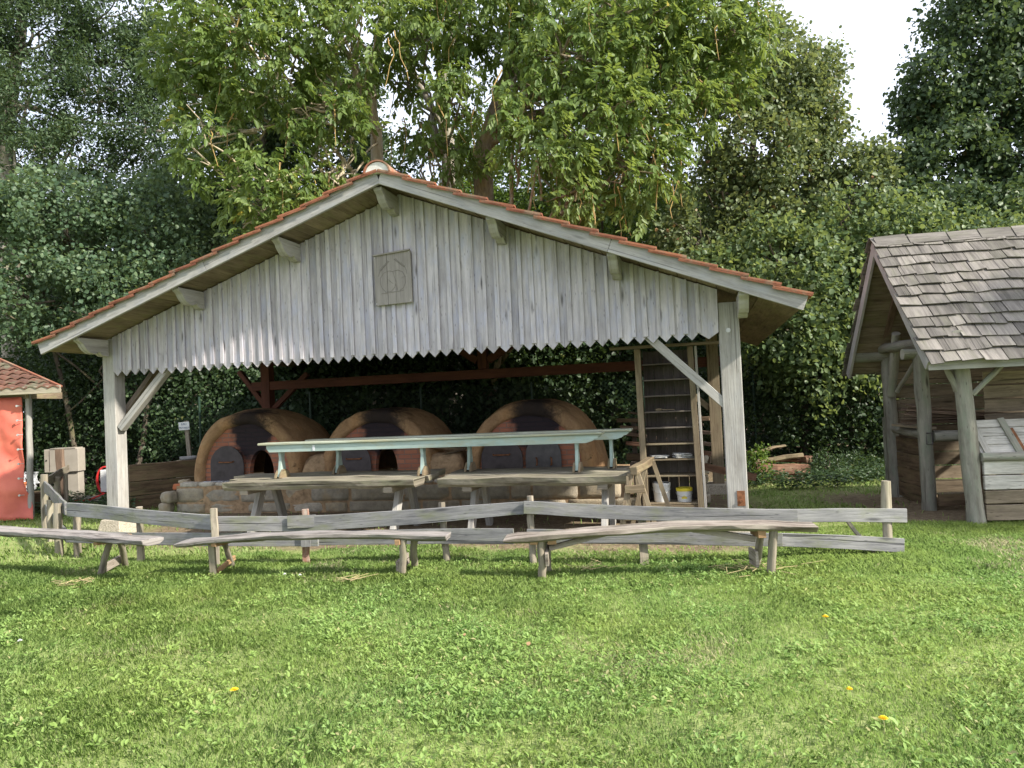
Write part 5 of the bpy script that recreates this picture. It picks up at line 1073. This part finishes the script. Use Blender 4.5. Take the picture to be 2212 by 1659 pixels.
# dark boarded gable infill set back, and a leaning prop
def gable(q):
    for k in range(6):
        z0 = 2.12+k*.20; f = lambda z: (EB+(z-EZ_)/(RZ_-EZ_)*(RB-EB), BB-(z-BZ_)/(RZ_-BZ_)*(BB-RB)); a, b = f(z0+.19)
        a0, b0 = f(z0)
        if b-a > .02: i = len(q.v); q.extrude([(a0+.04, z0), (b0-.04, z0), (b-.04, z0+.194), (a+.04, z0+.194)], H(.35, 0, 0), hg, (0, 0, 1), hx*.02)
hp('gable_boards', 'darkplank', gable)
for s_, (b0, z0) in ((0, (EB, EZ_)), (1, (BB, BZ_))):
    dv = H(0, b0, z0)-H(0, RB, RZ_); L = np.linalg.norm(dv); dn = dv/L; nr = unit(np.cross(hx, dn)); nr = nr if nr[2] > 0 else -nr
    q = MB()                                           # roof deck
    for k in range(8): 
        c0 = H(0, RB, RZ_)+dn*(k*L/8+L/16)-nr*.035; q.beam([c0+hx*A0, c0+hx*A1], L/8-.006, .022, nr)
    q.build('roof_deck', M['soffit'], hut)
    q = MB(); pb = H(A0-.02, RB, RZ_); q.beam([pb-nr*.075, pb+dn*(L+.02)-nr*.075], .035, .13, nr, .003, .95); q.build('bargeboard', M['barge'], hut, bevel=.003)
    if s_ == 0: q = MB(); e0 = H(0, b0, z0)-nr*.07+dn*.012; q.beam([e0+hx*(A0-.02), e0+hx*A1], .03, .13, (0, 0, 1), .003, .9); q.build('eave_board', M['barge'], hut, bevel=.003)
    q = MB(); rows = 12; st = (L+.06)/rows
    for r_ in range(rows):
        a = A0-.05-random.uniform(0, .05)
        while a < A1:
            w_ = random.uniform(.13, .30); x1 = min(a+w_, A1+.03); s0 = r_*st-.02+random.uniform(-.006, .006); s1 = s0+st+.055+random.uniform(-.014, .018); l0, l1 = .004+random.uniform(0, .004), .030+random.uniform(0, .018); tw = random.uniform(-.010, .010)
            P0 = H(0, RB, RZ_)+dn*s0; P1 = H(0, RB, RZ_)+dn*s1; i = len(q.v); th = .014; rr = random.random(); g_ = .005
            sk = random.uniform(-.012, .012)
            for (Pp, l, t_, e) in ((P0, l0, 0, 0), (P1, l1, tw, sk)):
                for xx, s2 in ((a+g_, -1), (x1-g_, 1)):
                    for hh in (0, th): q.v.append(Pp+hx*(xx)+nr*(l+hh+t_*s2)+dn*(e*s2))
            o_ = random.random()*9; U_ = lambda xx, yy: (yy+o_, xx+o_)
            q.face((i+1, i+3, i+7, i+5), (U_(a, 0), U_(x1, 0), U_(x1, st), U_(a, st)), rr); q.face((i, i+4, i+6, i+2), ((0, 0), (0, 1), (1, 1), (1, 0)), rr)
            q.face((i+4, i+5, i+7, i+6), ((o_, 0), (o_, .02), (o_, w_), (o_, w_)), rr*.4); q.face((i, i+1, i+5, i+4), ((0, 0), (0, .02), (.2, .02), (.2, 0)), rr); q.face((i+2, i+6, i+7, i+3), ((0, 0), (.2, 0), (.2, .02), (0, .02)), rr)
            a = x1
    if s_ == 0:                                        # ridge course of odd boards
        a = A0-.05
        while a < A1: w_ = random.uniform(.25, .5); c = H(a+w_/2, RB, RZ_)+dn*.09+nr*.045; q.beam([c-hx*(w_/2-.01)+dn*random.uniform(-.02, .03), c+hx*(w_/2-.01)+nr*random.uniform(0, .02)], random.uniform(.17, .22), .013, nr); a += w_
    q.build('shingles', M['shingle'], hut)
# front wall of thick boards, sloping plank hatch
wallz = [(.02, .20), (.21, .36), (.365, .53), (.535, .70)]
for k, (z0, z1) in enumerate(wallz): hp('front_plank', 'hutplank' if k > 1 else 'hutwall', lambda q, z0=z0, z1=z1, k=k: q.beam(seg(H(.11, -.03, (z0+z1)/2), H(4.0, -.03, (z0+z1)/2), 16), .05, z1-z0-.006, (0, 0, 1), .008, .9 if k > 1 else .6), bevel=.006)
hp('sill_log', 'hutlog', lambda q: pole(q, H(.09, -.06, .735), H(4.0, -.06, .735), .05), True)
q = MB()
for k in range(4):
    f0, f1 = k/4+.004, (k+1)/4-.004; a, b = H(0, -.02, .77), H(0, .24, 1.14); d_ = b-a
    q.beam([a+d_*((f0+f1)/2)+hx*(.10+.08*0), a+d_*((f0+f1)/2)+hx*4.0], np.linalg.norm(d_)/4-.008, .025, unit(np.cross(hx, unit(d_))), .003, .6+.4*random.random())
ha = q.build('hatch', M['hutplank'], hut, bevel=.003)
for a_, mt, nm in ((.17, 'hutplank', 'batten'), (.50, 'hutlog', 'batten')):
    a, b = H(a_, -.055, .775), H(a_-.06, .215, 1.155); q = MB(); q.beam([a, b], .07, .022, unit(np.cross(hx, unit(b-a))), .003); q.build(nm, M[mt], ha)
a, b = H(.56, -.085, .72), H(.50, .13, 1.04); q = MB(); q.beam([a, b], .055, .012, unit(np.cross(hx, unit(b-a)))); q.build('iron_strap', M['rust'], ha)
# back and side walls of rough boards
def wallb(q, a0, b0, a1, b1, z0, z1, n, gap=.01):
    for k in range(n): zz = z0+(z1-z0)*(k+.5)/n; q.beam(seg(H(a0, b0, zz), H(a1, b1, zz), 10, 0, .01), .03, (z1-z0)/n-gap, (0, 0, 1), .02)
hp('back_wall', 'hutwall', lambda q: wallb(q, .0, 2.36, 4.1, 2.36, .02, 1.98, 10, .012)); hp('side_wall', 'darkplank', lambda q: wallb(q, .02, 1.1, .02, 2.22, .02, .86, 4, .008))
hp('side_log', 'hutlog', lambda q: pole(q, H(.0, 1.08, .93), H(.0, 2.25, .96), .06), True); hp('inner_wall', 'hutwall', lambda q: wallb(q, .6, .9, 4.0, .9, 1.02, 1.72, 4, .02))
hp('inner_log', 'hutlog', lambda q: pole(q, H(.02, 1.0, .92), H(3.8, .98, .92), .07), True)
hp('stall_board', 'darkplank', lambda q: (q.beam(seg(H(.45, .95, .85), H(.6, .9, .08), 3), .14, .03, hg), q.beam(seg(H(.85, .95, .85), H(.85, .95, .0), 3), .28, .03, hg), q.beam(seg(H(.02, .95, .12), H(1.6, .95, .14), 3), .05, .14)))
hp('latch', 'iron', lambda q: (q.tube([H(-.10, .905, .97), H(-.03, .905, .97), H(-.03, .905, .83), H(-.10, .905, .83), H(-.10, .905, .97)], .009, 6)))
hp('end_stake', 'hutlog', lambda q: q.beam(seg(H(.05, 2.7, -.02), H(.05, 2.7, 1.12), 3), .09, .03, hg, .006))
# sticks on the hut shelf
st_ = wthing('stick_pile', 'loose bundle of thin brown sticks lying between the hut posts', 'sticks', H(.3, 1.3, 1.0)); 
for k in range(26):
    a0 = H(-.12+random.uniform(-.05, .1), 1.25+random.uniform(0, .6), 1.02+random.uniform(0, .22)+.06*(k % 3)); b0 = H(1.6+random.uniform(-.3, .5), 1.05+random.uniform(0, .35), 1.0+random.uniform(-.0, .12)+.01*(k % 4))
    q = MB(); q.beam(seg(a0, b0, 4, 0, .02), random.uniform(.02, .05), .014, (0, 0, 1), .004) if k % 2 else q.tube(seg(a0, b0, 4, 0, .02), .009, 5); q.build('stick', M['stick'], st_)
hp('shelf_bearer', 'hutlog', lambda q: (q.beam([H(.05, 1.2, .995), H(.05, 2.2, .995)], .06, .05), q.beam([H(1.5, 1.0, .975), H(1.5, 2.2, .975)], .06, .05)))
hp('side_board', 'hutwall', lambda q: q.beam(seg(H(-.10, 1.9, 1.04), H(.05, 1.1, 1.02), 3), .12, .03))

# ------------------------------------------------------------------ left hut with a red curtain
lh = wthing('tiled_hut', 'small hut with a mossy tiled roof and a red curtain at the left edge', 'hut', (-9.5, 12.6, 0))
c0 = V(-7.42, 12.2, 2.19); q = MB()
ev = V(-1, .02, .004); upv = unit(V(-.62, .62, .40)); 
# roof slope facing the lawn: courses stepping up and back, right edge running up to the left
rows = 12
for r_ in range(rows):
    for c in range(24):
        s0 = r_; x1 = c0[0]-s0*.245-c*.19; y0 = c0[1]-.05+s0*.128; z0 = c0[2]+s0*.088-.045
        i = len(q.v); rr = random.random(); n = 7
        for (dy, dz) in ((-.01, .030+random.uniform(0, .012)), (.16, .10)):
            sh = -.30 if dy > 0 else 0
            for sgn in (1, -1):
                for j in (range(n) if sgn == 1 else reversed(range(n))):
                    t = j/(n-1); hh = .040*math.sin(t*math.pi)**1.3; q.v.append(V(x1-t*.195+sh, y0+dy, z0+dz+hh-(.018 if sgn < 0 else 0)))
        m_ = 2*n
        for j in range(m_): q.face((i+j, i+(j+1) % m_, i+m_+(j+1) % m_, i+m_+j), ((0, 0),)*4, rr)
        q.face([i+j for j in range(m_)][::-1], [(0, 0)]*m_, rr)
q.build('roof_tiles', M['tile_old'], lh)
q = MB(); q.extrude([(0, 0), (-4.6, 0), (-7.5, 1.54), (-2.94, 1.54)], c0+V(.0, .0, -.05), (1, 0, 0), V(0, 1, .6875), (0, 0, -.02)); q.build('roof_deck', M['soffit'], lh)
q = MB(); q.beam([c0+V(-.01, 0, .0), c0+V(-2.94, 1.54, 1.06)], .05, .03); q.build('verge_board', M['tile'], lh)
q = MB(); q.beam([c0+V(-5, -.03, -.045), c0+V(.0, -.03, -.045)], .03, .125, (0, 0, 1), .003); q.build('eave_board', M['pole'], lh, bevel=.003)
for x, y in ((-8.13, 12.45), (-8.13, 15.0), (-11.5, 12.45)):
    q = MB(); q.tube(seg((x-.02, y, 0), (x, y, 2.14), 6, 0, .02), .05, 10, .12); q.build('post', M['post'], lh, smooth=True)
q = MB(); q.beam([(-8.13, 12.45, 2.08), (-8.13, 13.3, 2.08)], .1, .12); q.beam([(-12, 12.45, 2.08), (-8.1, 12.45, 2.08)], .1, .12); q.build('plate_beam', M['soffit'], lh)
# curtain: hangs from the plate, gathered folds, laced to the post
cu = wthing('curtain', 'red tarpaulin curtain laced to the front post of the tiled hut', 'curtain', (-9.4, 12.35, 0)); q = MB(); NX, NZ = 70, 30
for j in range(NZ+1):
    z = 2.05-(2.05+.0)*j/NZ
    for i in range(NX+1):
        s_ = i/NX; x = -8.19-(1-s_)*3.2; tt = 1-z/2.05
        fl = .035*math.sin(s_*34+2.2*mnoise.noise((s_*3, z, 0)))*(.25+tt)+.12*mnoise.noise((s_*7, z*1.9, 3))*(.4+tt)+.03*mnoise.noise((s_*22, z*7, 9))
        fx = 0
        if z < .62 and s_ > .8: fx = (s_-.8)*5*(.62-z)*.30
        q.v.append(V(x+fx-.02*tt*s_, 12.36+fl-(.12*max(0, .6-z) if s_ > .5 else .05*max(0, .6-z)), max(z-.02*math.sin(s_*20)*(z < .1), .012)+(.05*(1-s_) if z < .1 else 0)))
for j in range(NZ):
    for i in range(NX): a = j*(NX+1)+i; q.face((a, a+1, a+NX+2, a+NX+1), ((0, 0),)*4, .5)
o = q.build('sheet', M['tarp'], cu, smooth='all'); o.modifiers.new('t', 'SOLIDIFY').thickness = .004
q = MB()
for z in (1.9, 1.66, 1.42, 1.18, .94, .70, .42): q.tube([(-8.22, 12.29, z), (-8.22, 12.27, z)], .018, 10); q.tube([(-8.20, 12.275, z), (-8.17, 12.33, z)], .006, 5)
q.build('grommets', M['steel'], cu)

# ------------------------------------------------------------------ far left: cabinet, hose box, plank wall, sign
ca = wthing('electric_cabinet', 'beige electric cabinet on a narrower pedestal in front of the left hedge', 'cabinet', (-9.0, 14.85, 0))
q = MB(); q.box((-9.04, 14.9, .835), (.68, .25, .46)); q.build('upper_box', M['cabinet'], ca, bevel=.008); q = MB(); q.box((-8.96, 14.92, .31), (.46, .2, .58)); q.build('pedestal', M['cabinet'], ca, bevel=.008)
q = MB(); q.box((-9.0, 14.9, 1.075), (.5, .27, .018)); q.build('lid', M['cabinet'], ca); q = MB(); q.beam([(-9.27, 14.772, .63), (-9.27, 14.772, 1.04)], .006, .004, (0, 1, 0)); q.box((-9.33, 14.77, .85), (.02, .012, .03)); q.build('door_seam', M['iron'], ca)
q = MB(); q.beam(seg((-8.74, 14.3, -.02), (-8.77, 14.3, 1.08), 5, 0, .01), .12, .09, (0, 1, 0), .012); tag(q.build('wooden_post', M['stick'], loc=(-8.74, 14.3, 0)), 'dark weathered square post standing in front of the beige cabinet', 'post')
hb = wthing('hose_box', 'white box with a coiled red hose behind the left shed post', 'hose box', (-8.1, 14.9, 0))
q = MB(); q.box((-8.06, 14.9, .39), (.46, .2, .44)); q.build('box', M['white'], hb, bevel=.01); q = MB(); q.beam([(-8.1, 14.95, 0), (-8.1, 14.95, .2)], .08, .08, (0, 1, 0)); q.build('stand', M['steel'], hb)
q = MB()
for k in range(3): q.tube([(-8.20+math.cos(a)*.17, 14.82+.02*k, .40+math.sin(a)*.27) for a in np.linspace(.6, 5.7, 26)], .017, 7)
q.tube([(-8.20, 14.8, .14), (-8.4, 14.6, .05), (-8.9, 14.45, .04), (-9.5, 14.5, .045), (-10.3, 14.2, .04)], .018, 7); q.build('hose', M['red_hose'], hb, smooth=True)
q = MB(); q.box((-8.35, 15.0, .03), (1.3, .6, .06)); tag(q.build('paving_slab', M['slabstone'], loc=(-8.35, 15.0, 0)), 'grey paving slab beside the red hose', 'slab')
q = MB()
for k in range(14): stone(q, (random.uniform(-.3, .3), random.uniform(-.1, .1), random.uniform(.1, .32)), (.22, .12, .16), .09)
o = q.build('plastic_bag', M['bag']); o.location = (-9.2, 13.6, .3); tag(o, 'crumpled clear plastic bag between the red curtain and the cabinet', 'bag')
q = MB(); q.lathe([(.001, 0), (.07, 0), (.10, .16), (.115, .16), (.115, .19), (.09, .19), (.085, .03), (.001, .03)], (0, 0, 0), 18); o = q.build('flower_pot', M['pot'], smooth=True); o.location = (-8.95, 13.4, .36); tag(o, 'small orange clay pot next to the plastic bag', 'pot')
q = MB(); q.box((0, 0, .17), (1.1, .5, .34)); o = q.build('low_crate', M['darkplank'], bevel=.005); o.location = (-9.1, 13.6, 0); tag(o, 'low dark wooden crate carrying the plastic bag and the pot', 'crate')
pw = wthing('plank_wall', 'low wall of thick dark planks behind the left shed post', 'plank wall', (-6.6, 13.2, 0))
wa, wb = V(-6.72, 13.1, 0), V(-6.0, 14.6, 0)
wa, wb = V(-6.78, 13.0, 0), V(-5.55, 14.1, 0); dd = unit(wb-wa)
for k, (z0, z1) in enumerate(((-.02, .24), (.245, .49), (.495, .80))): q = MB(); q.beam(seg(wa+V(0, 0, (z0+z1)/2), wb+V(0, 0, (z0+z1)/2), 8), .07, z1-z0-.008, (0, 0, 1), .012); q.build('plank', M['darkplank'], pw, bevel=.008)
q = MB(); q.beam([wa+dd*.1+V(.02, .09, 0), wa+dd*.1+V(.02, .09, .78)], .09, .07, (0, 1, 0)); q.build('stake', M['darkplank'], pw)
# water sign
sg = wthing('water_sign', 'small white sign reading EAU POTABLE on a thin wooden post by the hedge', 'sign', (-6.17, 14.4, 0)); a = D(402, 920, 14.4); b = D(411, 990, 14.4)
q = MB(); q.beam(seg((b[0]+.03, 14.4, 0), (a[0]+.01, 14.4, a[2]+.10), 5, 0, .01), .075, .05, (0, 1, 0), .004); q.build('post', M['pole'], sg)
q = MB(); q.box((a[0]-.02, 14.355, a[2]), (.205, .012, .155), tilt=(0, -.04)); q.build('panel', M['white'], sg)
def text(body, size, loc, mat, parent, name='lettering', rz=0.0):
    cu_ = bpy.data.curves.new('txt', 'FONT'); cu_.body = body; cu_.size = size; cu_.extrude = .0008; cu_.align_x = 'CENTER'; o = bpy.data.objects.new('txt', cu_); C.objects.link(o)
    dg = bpy.context.evaluated_depsgraph_get(); me = bpy.data.meshes.new_from_object(o.evaluated_get(dg)); bpy.data.objects.remove(o); me.materials.append(mat) if not me.materials else None
    t = bpy.data.objects.new(name, me); C.objects.link(t); t.parent = parent; t.location = Vector(loc)-parent.location; t.rotation_euler = (R(90), 0, rz); return t
bpy.context.view_layer.update()
text('EAU', .055, (a[0]-.02, 14.345, a[2]+.018), M['ink'], sg); text('POTABLE', .045, (a[0]-.02, 14.345, a[2]-.048), M['ink'], sg)
q = MB(); stone(q, (0, 0, 0), (.32, .2, .07), .01); o = q.build('flat_stone', M['slabstone'], smooth='all'); o.location = (b[0]+.0, 14.35, .80); tag(o, 'flat grey stone at the foot of the white sign', 'stone')
q = MB(); q.box((b[0], 14.45, .38), (.5, .3, .76)); tag(q.build('sign_ledge', M['stone'], bevel=.01), 'stone ledge under the flat stone behind the dark plank wall', 'ledge')
# green wire fence behind the ovens
wf = wthing('wire_fence', 'green chain link fence in the shade behind the ovens', 'fence', (0, 15.35, 0))
q = MB(); x0, x1_, yy, hh = -6.5, 5.2, 15.35, 1.9; s_ = .10
for k in range(int((x1_-x0+hh)/s_)):
    for sg_ in (1, -1):
        a0 = x0-hh+k*s_; A_, B_ = (a0, 0.05), (a0+hh, hh+.05)
        if sg_ == -1: A_, B_ = (a0+hh, .05), (a0, hh+.05)
        i = len(q.v); r_ = .002
        q.v += [V(A_[0]-r_, yy, A_[1]), V(A_[0]+r_, yy, A_[1]), V(B_[0]+r_, yy+.0, B_[1]), V(B_[0]-r_, yy, B_[1])]; q.face((i, i+1, i+2, i+3), ((0, 0),)*4, .5)
q.build('mesh', M['wire'], wf)
for x in np.arange(-6.5, 5.3, 2.3): q = MB(); q.tube([(x, 15.37, 0), (x, 15.37, 2.0)], .025, 8); q.build('post', M['wire'], wf)
